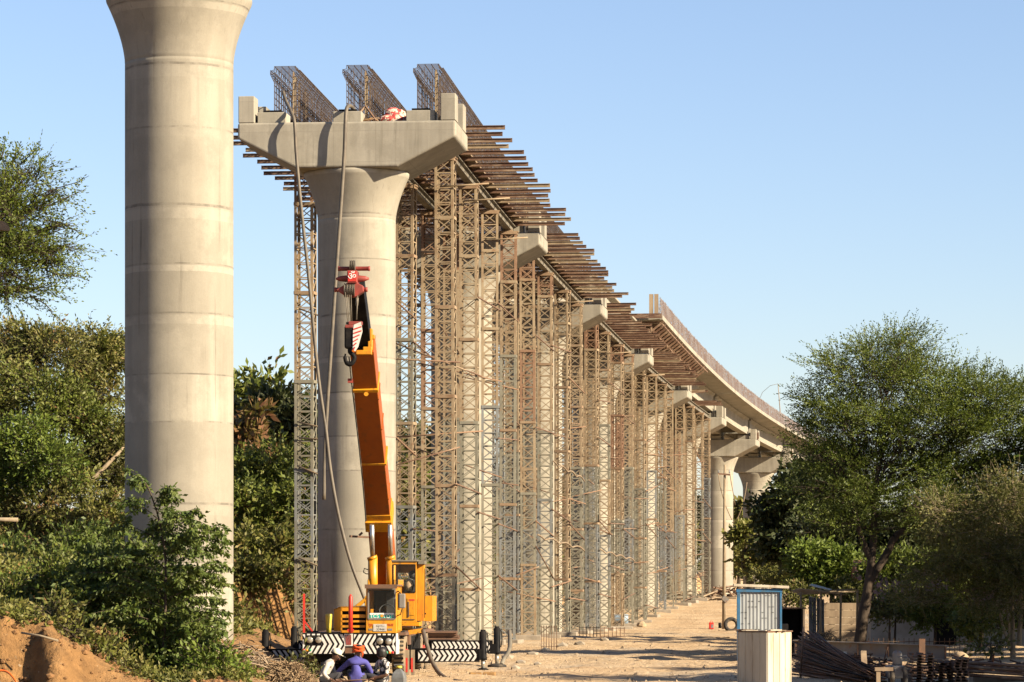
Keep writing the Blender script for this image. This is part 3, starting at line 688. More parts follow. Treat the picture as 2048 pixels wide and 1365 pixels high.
# ---------------------------------------------------------------- crane truck
CY0, CYAW = 72.0, -0.045
CO = V((XP(698, CY0), CY0, 0)); CA, SA = math.cos(CYAW), math.sin(CYAW)
def W(p): return V((CO.x+p[0]*CA-p[1]*SA, CO.y+p[0]*SA+p[1]*CA, p[2]))
def Lp(px, py, d):                     # bearing met with the crane's own cross plane at depth d -> crane coordinates
    dr = V(((px-CX)/F, 1, (HY-py)/F)); yl = V((-SA, CA, 0)); Yd = (d+CO.dot(yl))/dr.dot(yl)
    w = V((0, 0, EYE))+dr*Yd-CO
    return V((w.x*CA+w.y*SA, d, w.z))
crane = thing('crane_truck', CO, 'orange and black truck mounted crane with raised boom, parked before the piers', 'crane truck')
def cb(mb, name, mats, parent=crane, bevel=0, label=None):
    mb.v = [tuple(W(v)) for v in mb.v]; return build(mb, name, mats, parent, bevel, label)
def fb(mb, xa, ya, xb, yb, d, dep, mat=0):
    a, b = Lp(xa, ya, d), Lp(xb, yb, d); return mb.bb((a.x, d, b.z), (b.x, d+dep, a.z), mat)
def clip(poly, x0, x1):
    for sgn, lim in ((1, x0), (-1, x1)):
        out = []
        for i in range(len(poly)):
            a, b = poly[i-1], poly[i]; ia, ib = sgn*(a[0]-lim) >= 0, sgn*(b[0]-lim) >= 0
            if ia != ib:
                t = (lim-a[0])/(b[0]-a[0]); out.append((lim, a[1]+(b[1]-a[1])*t))
            if ib: out.append(b)
        poly = out
        if len(poly) < 3: return []
    return poly
def chev(mb, x0, x1, z0, z1, d, pitch, w, s, dirn, mat, th=.006):
    zm = (z0+z1)/2; x = x0-abs(s)-pitch; sx = dirn*s
    while x < x1+abs(s)+pitch:
        for q in ([(x, z1), (x+w, z1), (x+w+sx, zm), (x+sx, zm)], [(x+sx, zm), (x+w+sx, zm), (x+w, z0), (x, z0)]):
            p = clip(q, x0, x1)
            if p: mb.prism([(a, d-th, b) for a, b in p], (0, th, 0), mat)
        x += pitch
# chassis
mb = MB(); mb.bb((-.95, .25, .62), (.95, 10.2, .92)); mb.bb((-.75, .3, .35), (.75, 2.0, .62)); mb.bb((-1.0, 2.2, .55), (1.0, 3.0, .9)); mb.bb((-.5, 3, .4), (.5, 10, .62))
cb(mb, 'chassis', 'black_paint')
mb = MB(); mb.bb((-1.0, .5, .925), (1.22, 9.6, .985)); mb.bb((1.05, 1.6, .70), (1.22, 3.6, .92)); cb(mb, 'deck_plate', 'rust_plate')
mb = MB()
for i in range(12): mb.bb((1.205, 1.45+i*.36, .93), (1.235, 1.62+i*.36, 1.03))
cb(mb, 'edge_marking', 'yellow_paint')
# bumper
a, b = Lp(604.8, 1266.5, 0), Lp(791.5, 1309, 0)
bx0, bx1, bz0, bz1 = a.x, b.x, b.z, a.z; bxm = (bx0+bx1)/2
mb = MB().bb((bx0, 0, bz0), (bx1, .16, bz1), 0); mb.bb((bx1+.001, .02, bz0), (bx1+.012, 1.1, bz1-.01), 1)
for (xx0, xx1, dn) in ((bx0+.01, bxm-.09, 1), (bxm+.11, bx1-.01, -1)): chev(mb, xx0, xx1, bz0+.012, bz1-.03, 0, .118, .066, .125, dn, 1)
bump = cb(mb, 'bumper', ['black_paint', 'white_paint'])
for xx in ((611, 643), (752.5, 785)):
    mb = MB(); fb(mb, xx[0], 1266.6, xx[1], 1291.5, -.012, .012, 0)
    for j in range(3):
        x = xx[0]+3+j*10; p, q = Lp(x, 1268, -.016), Lp(x+6, 1271, -.016); mb.bb((p.x, -.016, q.z), (q.x, -.0125, p.z), 1)
    cb(mb, 'lamp_panel', ['black_paint', 'white_paint'], bump)
for px_, py_ in ((619.5, 1280.3), (637, 1280.3), (759.7, 1282.5), (777, 1283.2)):
    c = Lp(px_, py_, -.013); R = Matrix.Rotation(math.radians(90), 3, 'X')
    cb(MB().lathe([(.075, .0), (.072, .03), (.055, .045), (.02, .055), (.004, .057)], 20, c, 0, ax=R), 'headlight', 'lamp_glass', bump)
for px_, py_, m in ((607.5, 1300.7, 'red_plastic'), (613.9, 1300.7, 'amber'), (620.4, 1300.7, 'green_plastic'), (773.5, 1305.5, 'green_plastic'), (779.6, 1305.5, 'amber'), (785.3, 1305.5, 'red_plastic')):
    c = Lp(px_, py_, -.007); cb(MB().lathe([(.03, 0), (.028, .015), (.012, .024)], 12, c, 0, ax=Matrix.Rotation(math.radians(90), 3, 'X')), 'marker_lamp', m, bump)
mb = MB(); fb(mb, 688.6, 1268, 705.8, 1292.5, -.012, .012, 0); fb(mb, 690, 1296, 704, 1307, -.010, .01, 1)
for j in range(4):
    p, q = Lp(691+j*3.4, 1270, -.02), Lp(694+j*2.6, 1290, -.02); mb.bar(p, q, .02, .012, 2)
cb(mb, 'tow_panel', ['white_paint', 'rust_plate', 'head_red'], bump)
# driver cab: open shell with glass and seat
cab0, cab1 = 732.0, 793.0; d0 = .12; dd = 1.45
pA, pB = Lp(cab0, 1172.5, d0), Lp(cab1, 1267.8, d0); x0, x1, zt, zb = pA.x, pB.x, pA.z, pB.z
wA, wB = Lp(737, 1178.5, d0), Lp(790.2, 1238.3, d0)
mb = MB(); th = .05
mb.bb((x0, d0, zb), (x1, d0+th, wB.z)); mb.bb((x0, d0, wA.z), (x1, d0+th, zt)); mb.bb((x0, d0, wB.z), (wA.x, d0+th, wA.z)); mb.bb((wB.x, d0, wB.z), (x1, d0+th, wA.z))
mb.bb((x0, d0+th, zb), (x0+th, d0+dd, zt)); mb.bb((x0, d0+dd, zb), (x1, d0+dd+th, zt)); mb.bb((x0, d0+th, zb), (x1, d0+dd, zb+th)); mb.bb((x0, d0+th, zt-th), (x1, d0+dd, zt))
mb.bb((x1-th, d0+th, zb), (x1, d0+dd, zb+.52)); mb.bb((x1-th, d0+th, zb+.52), (x1, d0+.28, zt)); mb.bb((x1-th, d0+1.1, zb+.52), (x1, d0+dd, zt)); mb.bb((x1-th, d0+th, zt-.16), (x1, d0+dd, zt))
mb.bb((x1, d0+.30, zb+.06), (x1+.02, d0+1.12, zb+.5)); mb.bb((x1+.02, d0+.36, zb+.40), (x1+.035, d0+.46, zb+.43))
cab = cb(mb, 'driver_cab', 'yellow_paint', bevel=.03)
mb = MB().bb((wA.x+.01, d0+.015, wB.z+.01), (wB.x-.01, d0+.022, wA.z-.01)); wsh = cb(mb, 'windshield', 'glass', cab)
mb = MB(); r = .018
for p, q in (((wA.x, wA.z), (wB.x, wA.z)), ((wA.x, wB.z), (wB.x, wB.z)), ((wA.x, wA.z), (wA.x, wB.z)), ((wB.x, wA.z), (wB.x, wB.z))): mb.bar((p[0], d0-.004, p[1]), (q[0], d0-.004, q[1]), .03, .03, up=(0, 1, 0))
cb(mb, 'window_seal', 'girder_grey', cab)
mb = MB(); bz = Lp(750, 1226.5, d0).z; mb.bb((wA.x+.025, d0+.010, wB.z+.02), (wB.x-.025, d0+.0148, bz), 0); mb.bb((wA.x+.025, d0+.005, bz-.03), (wB.x-.025, d0+.0098, bz), 1)
sign = cb(mb, 'name_band', ['teal_band', 'white_ink'], cab)
for s, fx in (('TCS', .22), ('TOTI', .76)):
    cb(text_mb(s, .115, (wA.x+(wB.x-wA.x)*fx, d0+.008, (wB.z+bz)/2-.01), 0, .003), 'lettering', 'white_ink', cab)
cb(MB().lathe([(.035, 0), (.03, .006)], 12, ((wA.x+wB.x)/2, d0+.009, (wB.z+bz)/2), ax=Matrix.Rotation(math.radians(90), 3, 'X')), 'emblem', 'amber', cab)
mb = MB(); mb.bb((x0+.30, d0+.8, zb+.35), (x1-.12, d0+1.2, zb+.45)); mb.bb((x0+.34, d0+1.15, zb+.4), (x1-.14, d0+1.25, zb+.92)); mb.bb((x0+.06, d0+1.38, zb+.1), (x1-.06, d0+1.42, zt-.1))
mb.box((x0+.52, d0+1.12, zb+.98), (.2, .1, .16)); cb(mb, 'seat', 'cab_dark', cab, bevel=.03)
cen = V((x0+.42, d0+.55, zb+.50)); ring = [cen+V((.17*math.cos(t), .08*math.sin(t), .15*math.sin(t))) for t in [i*math.pi/12 for i in range(25)]]
mb = MB().tube(ring, .014, 6); mb.tube([cen, cen+V((0, -.25, -.3))], .02, 6); mb.bb((x0+.05, d0+.06, zb+.15), (x1-.06, d0+.4, zb+.34)); cb(mb, 'steering_wheel', 'cab_dark', cab)
mb = MB(); mb.bb((x0-.02, d0-.10, zt), (x1+.02, d0+dd+.04, zt+.035)); mb.bb((x0-.02, d0-.10, zt-.055), (x1+.02, d0-.075, zt)); cb(mb, 'roof_visor', 'rust_plate', cab)
p, q = Lp(746.6, 1248.6, d0-.012), Lp(773.3, 1263, d0-.012); mb = MB().bb((p.x, d0-.012, q.z), (q.x, d0-.002, p.z)); plate = cb(mb, 'number_plate', 'plate_white', cab)
pc = (p+q)/2
cb(text_mb('GJ11-', .072, (pc.x, d0-.013, pc.z+.036), 0, .002), 'lettering', 'ink', cab); cb(text_mb('33944', .072, (pc.x+.01, d0-.013, pc.z-.042), 0, .002), 'lettering', 'ink', cab)
mb = MB()
for xa in (737, 775.5): fb(mb, xa, 1257.5, xa+9, 1261.5, d0-.006, .005)
cb(mb, 'marker_strip', 'girder_grey', cab)
for s, xx in (('गुर', 741), ('माता', 780.5)):
    c = Lp(xx, 1250.5, d0-.003); cb(text_mb(s, .085, c, 0, .003), 'painted_word', 'red_ink', cab)
mc = Lp(804, 1202.5, -.02); mb = MB().box(mc, (.155, .07, .33)); mir = cb(mb, 'mirror', 'girder_grey', cab, bevel=.03)
cb(MB().tube([mc+V((-.02, .03, .15)), mc+V((-.09, .1, .22)), V((x1, d0+.1, mc.z+.2))], .012, 6).tube([mc+V((0, .03, -.17)), mc+V((-.04, .06, -.30)), V((x1, d0+.1, mc.z-.33))], .012, 6), 'mirror_arm', 'black_paint', cab)
# engine hood with grille
mb = MB(); dh = .2; hA, hB = Lp(681.5, 1213.7, dh), Lp(732, 1263, dh); ch = Lp(667, 1218, dh+.3)
ys_ = [(1222.5, 1229.5), (1236, 1241), (1245, 1251), (1255.5, 1261)]
zs = [hA.z]+[z for pr in ys_ for z in (Lp(700, pr[0], dh).z, Lp(700, pr[1], dh).z)]+[hB.z-.03]
for i in range(0, len(zs), 2): mb.bb((hA.x, dh, zs[i+1]), (hB.x-.01, dh+.04, zs[i]))
mb.bb((hA.x, dh, hB.z-.03), (hA.x+.03, dh+.03, hA.z))
mb.prism([(hA.x, dh, hB.z), (hA.x, dh, hA.z), (ch.x, dh+.35, ch.z), (ch.x, dh+.35, hB.z)], (0, .03, 0))
mb.prism([(hA.x, dh, hA.z), (hB.x-.01, dh, hA.z), (hB.x-.01, dh+1.3, hA.z+.02), (ch.x, dh+1.3, hA.z), (ch.x, dh+.35, ch.z)], (0, 0, -.03))
mb.bb((ch.x, dh+.38, hB.z), (ch.x+.03, dh+1.3, ch.z)); mb.bb((ch.x, dh+1.3, hB.z), (hB.x-.01, dh+1.33, hA.z-.03))
hood = cb(mb, 'engine_hood', 'yellow_paint')
cb(MB().bb((hA.x+.02, dh+.12, hB.z), (hB.x-.02, dh+.2, hA.z-.05)), 'radiator', 'black_paint', hood)
mb = MB(); c = Lp(657.5, 1263, .3); zt_ = Lp(657, 1229, .3).z
mb.lathe([(.05, c.z-.03), (.06, c.z+.1), (.075, zt_-.05), (.075, zt_), (.05, zt_+.01), (.045, zt_-.03)], 14, (c.x, .3, 0)); cb(mb, 'yellow_tube', 'can_yellow')
c = Lp(701.5, 1263, -.02); zt_ = Lp(701.5, 1189, -.02).z; mb = MB().lathe([(.048, c.z-.04), (.048, zt_-.06), (.03, zt_-.03), (.012, zt_)], 12, (c.x, -.06, 0)); mb.box((c.x, -.055, c.z+.02), (.14, .08, .05)); cb(mb, 'red_post', 'red_paint')
mb = MB(); A = Lp(608, 1188, .3); B = Lp(608, 1266, .3); C_ = Lp(625, 1263, .3); D = Lp(607, 1240, .3); mb.bar(A, B, .045, .04, up=(0, 1, 0)); mb.bar(Lp(609, 1243, .3), C_, .03, .03, up=(0, 1, 0)); cb(mb, 'red_frame', 'red_paint')
# wheels
def wheel(x, d, w=.30, r=.50):
    RX = Matrix.Rotation(math.radians(90), 3, 'Y'); prof = [(.27, -w/2), (r-.06, -w/2), (r-.01, -w/2+.04), (r, -w/4), (r, w/4), (r-.01, w/2-.04), (r-.06, w/2), (.27, w/2)]
    o = cb(MB().lathe(prof, 32, (x, d, r+.0), 0, ax=RX, capb=False, capt=False), 'wheel', 'dusty_tyre')
    t = MB()
    for i in range(32):
        a = i*2*math.pi/32; t.box((x, d+(r+.004)*math.cos(a), r+(r+.004)*math.sin(a)), (w*.8, .035, .03), R=Matrix.Rotation(a-math.pi/2, 3, 'X'))
    cb(t, 'tread', 'rubber', o)
    cb(MB().lathe([(.268, -w/2+.03), (.24, -w/2+.08), (.12, -w/2+.05), (.10, -w/2-.03)], 24, (x, d, r), 0, ax=RX, capb=False).lathe([(.268, w/2-.03), (.24, w/2-.08), (.12, w/2-.05), (.10, w/2+.04)], 24, (x, d, r), 0, ax=RX, capb=False), 'rim', 'red_paint', o)
for d in (1.35, 6.9, 8.2):
    for x in ((-.95, 1.02) if d < 2 else (-1.0, -.68, .68, 1.0)): wheel(x, d)
mb = MB()
for x in (1.20, 1.32): mb.bb((x, .70, .03), (x+.085, .73, .60), 0)
for x in (1.203, 1.323): mb.bb((x, .693, .10), (x+.045, .699, .42), 1)
cb(mb, 'leg_board', ['pale_bark', 'red_paint'])
for i in range(3): cb(MB().bb((1.02, 2.1+i*.55, .55), (1.24, 2.45+i*.55, .90)), 'side_locker', 'black_paint', bevel=.02)
cb(MB().bb((1.1, 3.7, .3), (1.25, 4.6, .92)), 'fuel_tank', 'black_paint', bevel=.02)
# outriggers
def outrigger(side, d, xa, xb, xj, front):
    z0, z1 = (.29, .575) if front else (.36, .66)
    mb = MB().bb((min(0, xb*.6), d+.03, z0-.03), (max(0, xb*.6), d+.40, z1+.03), 0); mb.bb((min(xa, xb), d, z0), (max(xa, xb), d+.30, z1), 0)
    lo, hi = min(xa, xb), max(xa, xb)
    chev(mb, lo+.02, hi-.06, z0+.02, z1-.02, d, .118, .062, .085, 1, 1)
    mb.bb((lo, d-.02, z1), (hi, d+.32, z1+.012), 0)
    o = cb(mb, 'outrigger', ['black_paint', 'white_paint'])
    j = cb(MB().lathe([(.085, .33), (.095, .335), (.095, .40), (.085, .41), (.085, .98), (.06, .99), (.06, 1.03)], 20, (xj, d+.12, 0)).box((xj-side*.13, d+.13, .46), (.2, .26, .25)).tube([(xj+.1, d+.1, .95), (xj+.13, d+.05, .7), (xj+.1, d+.05, .5)], .015, 6), 'jack_cylinder', 'black_paint', o)
    return o, xj, d+.12
xl = Lp(834.8, 1300, 2.6).x; xr = Lp(958, 1300, 2.6).x; xj = Lp(966, 1300, 2.72).x
o, jx, jd = outrigger(1, 2.6, xl, xr, xj, True)
cb(MB().lathe([(.045, .12), (.045, .34)], 14, (jx, jd, 0)), 'jack_rod', 'lamp_glass', o); cb(MB().lathe([(.13, .105), (.13, .125), (.07, .15), (.05, .15)], 18, (jx, jd, 0)), 'jack_foot', 'black_paint', o)
FRJ = W((jx, jd, 0))
xj = Lp(531, 1300, 2.72).x; xl = Lp(540, 1300, 2.6).x; o, jx, jd = outrigger(-1, 2.6, xl, -.6, xj, True)
cb(MB().lathe([(.045, .02), (.045, .34)], 14, (jx, jd, 0)), 'jack_rod', 'lamp_glass', o); cb(MB().lathe([(.15, .0), (.15, .03), (.07, .06)], 18, (jx, jd, 0)), 'jack_foot', 'black_paint', o)
xj = Lp(994, 1300, 10.5).x; o, jx, jd = outrigger(1, 10.4, 1.1, xj-.12, xj, False)
cb(MB().lathe([(.05, .02), (.05, .36)], 14, (jx, jd, 0)), 'jack_rod', 'lamp_glass', o); cb(MB().lathe([(.24, .0), (.24, .05), (.1, .09)], 22, (jx, jd, 0)), 'jack_foot', 'rubber', o)
xj = Lp(588, 1300, 10.5).x; o, jx, jd = outrigger(-1, 10.4, -1.1, xj+.12, xj, False)
cb(MB().lathe([(.05, .02), (.05, .36)], 14, (jx, jd, 0)), 'jack_rod', 'lamp_glass', o); cb(MB().lathe([(.24, .0), (.24, .05), (.1, .09)], 22, (jx, jd, 0)), 'jack_foot', 'rubber', o)
# turret and operator cab
mb = MB().lathe([(.75, .985), (.75, 1.08)], 28, (.2, 6.2, 0), 0); tA = Lp(735, 1165, 6.3); tB = Lp(792, 1245, 6.3)
mb.bb((tA.x, 6.3, 1.09), (tA.x+.06, 8.6, 2.2)); mb.bb((tB.x-.06, 6.3, 1.09), (tB.x, 8.6, 2.2)); mb.bb((tA.x, 4.9, 1.09), (tB.x, 8.8, 1.25)); mb.bb((tA.x-.2, 8.6, 1.05), (tB.x+.4, 9.5, 1.75))
e0, e1 = Lp(708, 1213, 4.5), Lp(731, 1188, 4.5); mb.prism([(e0.x, 4.5, e0.z), (e1.x+.1, 4.5, e1.z), (e1.x+.1, 4.5, e1.z-.08), (e0.x+.12, 4.5, e0.z-.02)], (0, .15, 0)); mb.bb((e1.x-.02, 4.5, 1.09), (e1.x+.10, 4.66, e1.z-.05))
cb(mb, 'turret', 'yellow_paint', bevel=.015)
oA, oB = Lp(783.5, 1124, 4.3), Lp(833, 1245, 4.3); x0, x1, zt, zb = oA.x, oB.x, oA.z, oB.z; d0 = 4.3; dd = 1.35; xs_ = x1+.02
wA, wB = Lp(786.5, 1130, d0), Lp(831.8, 1185, d0); th = .045
mb = MB(); mb.bb((x0, d0, zb), (x1, d0+th, wB.z)); mb.bb((x0, d0, wA.z), (x1, d0+th, zt)); mb.bb((x0, d0, wB.z), (wA.x+.01, d0+th, wA.z)); mb.bb((wB.x-.03, d0, wB.z), (x1, d0+th, wA.z))
mb.bb((x0, d0+th, zb), (x0+th, d0+dd, zb+.75)); mb.bb((x0, d0+1.1, zb+.75), (x0+th, d0+dd, zt)); mb.bb((x0, d0+dd, zb), (x1, d0+dd+th, zb+.85)); mb.bb((x0, d0+th, zb), (x1, d0+dd, zb+th)); mb.bb((x0, d0+dd, zt-.25), (x1, d0+dd+th, zt))
mb.bb((x1-th, d0+th, zb), (x1, d0+dd, zb+.55)); mb.bb((x1-th, d0+th, zb), (x1, d0+.35, zt)); mb.bb((x1-th, d0+1.1, zb), (x1, d0+dd, zt)); mb.bb((x1-th, d0+th, zt-.2), (x1, d0+dd, zt))
p, q = Lp(816, 1197, d0-.012), Lp(834, 1231, d0-.012); mb.bb((p.x-.02, d0-.012, q.z), (x1-.05, d0-.002, p.z))
mb.bb((x1, d0+.25, zb+.03), (x1+.16, d0+.6, zt-.05)); mb.bb((x1+.16, d0+.5, zb+.02), (x1+.34, d0+1.9, Lp(855, 1192, d0+.5).z))
oc = cb(mb, 'operator_cab', 'yellow_paint', bevel=.02)
cb(MB().bb((x0-.01, d0-.03, zt), (x1+.03, d0+dd+.06, zt+.045)).bb((x1+.03, d0, zt-.06), (x1+.2, d0+.5, zt+.03)), 'roof', 'beam_grey', oc, bevel=.012)
cb(MB().bb((wA.x+.012, d0+.012, wB.z+.005), (wB.x-.035, d0+.018, wA.z-.005)), 'window', 'glass', oc)
mb = MB()
for p, q in (((wA.x, wA.z), (wB.x-.02, wA.z)), ((wA.x, wB.z), (wB.x-.02, wB.z)), ((wA.x, wA.z), (wA.x, wB.z)), ((wB.x-.02, wA.z), (wB.x-.02, wB.z))): mb.bar((p[0], d0-.004, p[1]), (q[0], d0-.004, q[1]), .025, .02, up=(0, 1, 0))
cb(mb, 'window_seal', 'black_paint', oc)
mb = MB(); mb.bb((x0+.12, d0+.75, zb+.5), (x1-.08, d0+1.1, zb+.6)); mb.bb((x0+.2, d0+1.05, zb+.55), (x1-.12, d0+1.13, zb+1.0)); mb.lathe([(.02, 0), (.09, .03), (.10, .12), (.06, .2)], 10, (x0+.42, d0+1.0, zb+1.02)); cb(mb, 'seat', 'cab_dark', oc, bevel=.02)
mb = MB().lathe([(.01, -.16), (.09, -.12), (.13, 0), (.11, .1), (.03, .15)], 12, (x1-.19, d0+.12, wB.z+.16)); cb(mb, 'sun_curtain', 'sack', oc)
cb(MB().bb((x1+.162, d0+.30, zb+.1), (x1+.172, d0+.34, zt-.15)).box((x1+.18, d0+.36, zb+.2), (.03, .1, .04)), 'grab_rail', 'black_paint', oc)
a_ = Lp(818, 1200.5, d0-.013); cb(MB().bb((a_.x, d0-.016, a_.z-.02), (a_.x+.13, d0-.0125, a_.z+.02)), 'warning_label', 'red_ink', oc)
cb(MB().bb((x1-.20, d0-.02, zb+.12), (x1-.17, d0-.0125, zb+.48)).bb((x0+.05, d0-.02, zb+.06), (x1-.04, d0-.003, zb+.075)), 'door_edge', 'rust_plate', oc)
# luffing cylinders
def cyl(px0, py0, px1, py1, d0_, d1_, r, name, mat, parent): 
    a, b = Lp(px0, py0, d0_), Lp(px1, py1, d1_); return cb(MB().tube([a, b], r, 18), name, mat, parent)
for (xa, xb) in ((746, 744), (782, 780)):
    o = cyl(xa, 1215, xa-.5, 1116, 6.5, 6.3, .115, 'lift_cylinder', 'yellow_paint', crane)
    cyl(xa-.5, 1119, xb-.5, 1113, 6.305, 6.295, .125, 'cylinder_collar', 'yellow_paint', o); cyl(xa-.5, 1116, xb, 1050, 6.3, 6.0, .052, 'piston_rod', 'chrome', o)
cr = Lp(737, 1140, 6.4); cb(MB().tube([cr, cr+V((-.1, -.02, .03)), cr+V((-.12, -.02, -.06)), cr+V((-.05, 0, -.1)), cr+V((0, 0, -.1))], .014, 6), 'hydraulic_hose', 'black_paint')
# boom
BT = [(769, 1190, 8.0), (757, 1040, 6.3), (748, 928, 5.05), (731, 779, 3.4), (723.5, 704, 2.6), (713, 596, 1.45), (704, 545, .9)]
bp = [Lp(*t) for t in BT]; ax = (bp[4]-bp[1]).normalized()
def bx(a, b, w0, w1, h, name, mat, parent=crane, bevel=.012, fr=0):
    u = V((1, 0, 0)); u = (u-ax*u.dot(ax)).normalized(); n = ax.cross(u); n = n if n.y > 0 else -n
    vs = []
    for p, w in ((a, w0), (b, w1)):
        for s, t in ((-1, fr), (1, fr), (1, h), (-1, h)): vs.append(p+u*(s*w/2)+n*t)
    return cb(MB().add(vs, [(3, 2, 1, 0), (4, 5, 6, 7), (0, 1, 5, 4), (1, 2, 6, 5), (2, 3, 7, 6), (3, 0, 4, 7)]), name, mat, parent, bevel)
def on_ax(py):                                   # point on the boom's face for a height in the photograph
    for i in range(len(BT)-1):
        if BT[i][1] >= py >= BT[i+1][1]:
            t = (BT[i][1]-py)/(BT[i][1]-BT[i+1][1]); return bp[i]+(bp[i+1]-bp[i])*t
boom = bx(on_ax(1185), on_ax(1045), .56, .56, .62, 'boom', 'boom_paint_shaded', fr=.06)
bx(on_ax(1050), on_ax(704), .585, .55, .55, 'boom_section', 'boom_paint_shaded', boom)
bx(on_ax(1059), on_ax(1040), .65, .65, .66, 'boom_collar', 'yellow_paint', boom, fr=-.10)
bx(on_ax(1040), on_ax(1030), .61, .61, .6, 'boom_collar', 'yellow_paint', boom, fr=-.03)
bx(on_ax(930), on_ax(926), .60, .60, .6, 'boom_collar', 'yellow_paint', boom, fr=-.035)
bx(on_ax(783), on_ax(777), .60, .60, .6, 'boom_collar', 'yellow_paint', boom, fr=-.06)
bx(on_ax(709), on_ax(703), .56, .56, .58, 'boom_collar', 'boom_paint_shaded', boom, fr=-.03)
for y_ in (800, 1000, 860): bx(on_ax(y_), on_ax(y_-2), .575, .575, .57, 'weld_seam', 'boom_paint_shaded', boom, 0, fr=-.006)
c = on_ax(784); cb(MB().lathe([(.05, 0), (.05, .08)], 12, c+V((.02, -.08, -.06)), ax=Matrix.Rotation(math.radians(90), 3, 'X')), 'boom_knob', 'yellow_paint', boom)
mb = MB(); c = Lp(741, 680, 2.6); mb.box(c, (.10, .25, .5)); mb.box(c+V((-.06, 0, -.22)), (.2, .3, .10)); mb.box(c+V((.06, -.05, .06)), (.08, .12, .1)); mb.box(c+V((-.14, -.02, -.30)), (.36, .3, .1)); cb(mb, 'boom_bracket', 'yellow_paint', boom, bevel=.015)
mb = MB(); c = Lp(701, 762, 3.2); mb.box(c, (.12, .12, .10)); cb(mb, 'side_lug', 'head_red', boom)
mb = MB(); a, b = Lp(700, 1073, 6.2), Lp(736, 1075, 6.5); mb.bar(a, b, .07, .05); mb.bar(a+V((.22, 0, .02)), a+V((.30, 0, .09)), .05, .05); cb(mb, 'boom_rest', 'rust_plate', boom)
bx(on_ax(704), on_ax(585), .43, .36, .45, 'inner_boom', 'black_paint', boom, fr=.08)
hz = [on_ax(y_)+V((-.30, -.06, 0)) for y_ in (1045, 960, 860, 780, 715)]
cb(MB().tube(smooth(hz, 3), .016, 6), 'hydraulic_line', 'rubber', boom)
# boom head
hd = .9
mb = MB(); fb(mb, 694, 541, 714, 566, hd-.25, .5)
p = [Lp(695, 566, hd-.2), Lp(672, 580, hd-.2), Lp(690, 592, hd-.2), Lp(711, 594, hd-.2), Lp(727, 583, hd-.2), Lp(726, 572, hd-.2), Lp(714, 566, hd-.2)]
mb.prism([tuple(v) for v in p], (0, .3, 0)); head = cb(mb, 'boom_head', 'head_red', crane, bevel=.012)
mb = MB(); fb(mb, 696, 543.5, 712.5, 563, hd-.262, .01); cb(mb, 'head_panel', 'red_paint', head)
c = Lp(704, 553.5, hd-.264); cb(text_mb('ॐ', .22, c, 0, .004), 'painted_symbol', 'white_ink', head)
RX = Matrix.Rotation(math.radians(90), 3, 'Y')
def pin(y, xa, xb, r, cone=False):
    a, b = Lp(xa, y, hd), Lp(xb, y, hd); L_ = (b-a).length
    pr = [(r*.3, 0), (r*.8, L_*.12), (r, L_*.3), (r, L_*.7), (r*.8, L_*.88), (r*.3, L_)] if cone else [(r, 0), (r, L_*.05), (r*.9, L_*.06), (r*.9, L_*.94), (r, L_*.95), (r, L_)]
    cb(MB().lathe(pr, 14, a, 0, ax=RX), 'head_pin', 'head_red', head)
pin(538, 676, 740, .055); pin(558, 672, 738, .075, True); pin(580, 669, 735, .055)
def sheaves(xa, xb, y, r, n, nm):
    for i in range(n):
        a = Lp(xa+(xb-xa)*(i+.1)/n, y, hd-.12); b = Lp(xa+(xb-xa)*(i+.85)/n, y, hd-.12); w = b.x-a.x
        cb(MB().lathe([(r, 0), (r*.88, w*.3), (r*.88, w*.7), (r, w)], 24, a, 0, ax=RX), nm, 'hose', head)
sheaves(699, 711, 532, .13, 3, 'sheave'); sheaves(688.5, 711, 581, .165, 4, 'sheave')
# hook block
hk = .6
mb = MB(); fb(mb, 688.5, 652, 706, 697, hk, .28); hb = cb(mb, 'hook_block', 'black_paint', crane, bevel=.04)
pl = [Lp(x, y, hk-.02) for x, y in ((707.5, 650), (722, 644), (724.5, 663), (716, 694), (710, 703), (705.5, 699), (706, 665))]
cb(MB().prism([tuple(v) for v in pl], (0, .05, 0)), 'striped_plate', 'white_paint', hb)
mb = MB()
for i in range(6):
    y0 = 655+i*8.2; x0_, x1_ = (706.8, 723 if i < 2 else 722.5-(i-1)*3.2); a, b = Lp(x0_, y0+4, hk-.03), Lp(x1_, y0-1.5, hk-.03); mb.bar(a, b, .025, .008, up=(0, 1, 0))
cb(mb, 'plate_stripes', 'red_paint', hb)
mb = MB(); fb(mb, 697, 643, 724, 650, hk-.01, .2); fb(mb, 690, 650, 706, 656, hk-.02, .1); cb(mb, 'block_yoke', 'head_red', hb, bevel=.01)
for i in range(3):
    a = Lp(692.5+i*4, 656, hk+.13); cb(MB().lathe([(.14, 0), (.12, .015), (.14, .03)], 20, a, 0, ax=RX), 'sheave', 'hose', hb)
hp_ = [Lp(x, y, hk+.1) for x, y in ((700, 697), (700, 705), (706, 710), (709, 717), (705, 726), (698, 729), (692, 724), (690, 715), (691, 708))]
cb(MB().tube(smooth(hp_, 3), [.05]*12+[.055]*6+[.045]*4+[.02]*3, 10), 'hook', 'black_paint', hb)
mb = MB()
for xa, xb, ya in ((690.5, 696, 585), (694, 699, 590), (698, 702, 590), (702, 704, 590)): mb.tube([Lp(xa, ya, hd-.28), Lp(xb, 655, hk+.05)], .009, 5)
mb.tube([Lp(715, 592, hd-.2), Lp(713, 640, hk+.02)], .016, 6); mb.tube([Lp(714.5, 596, hd-.2), Lp(713.5, 612, hd-.2)], .035, 8); cb(mb, 'hoist_rope', 'hose', hb)
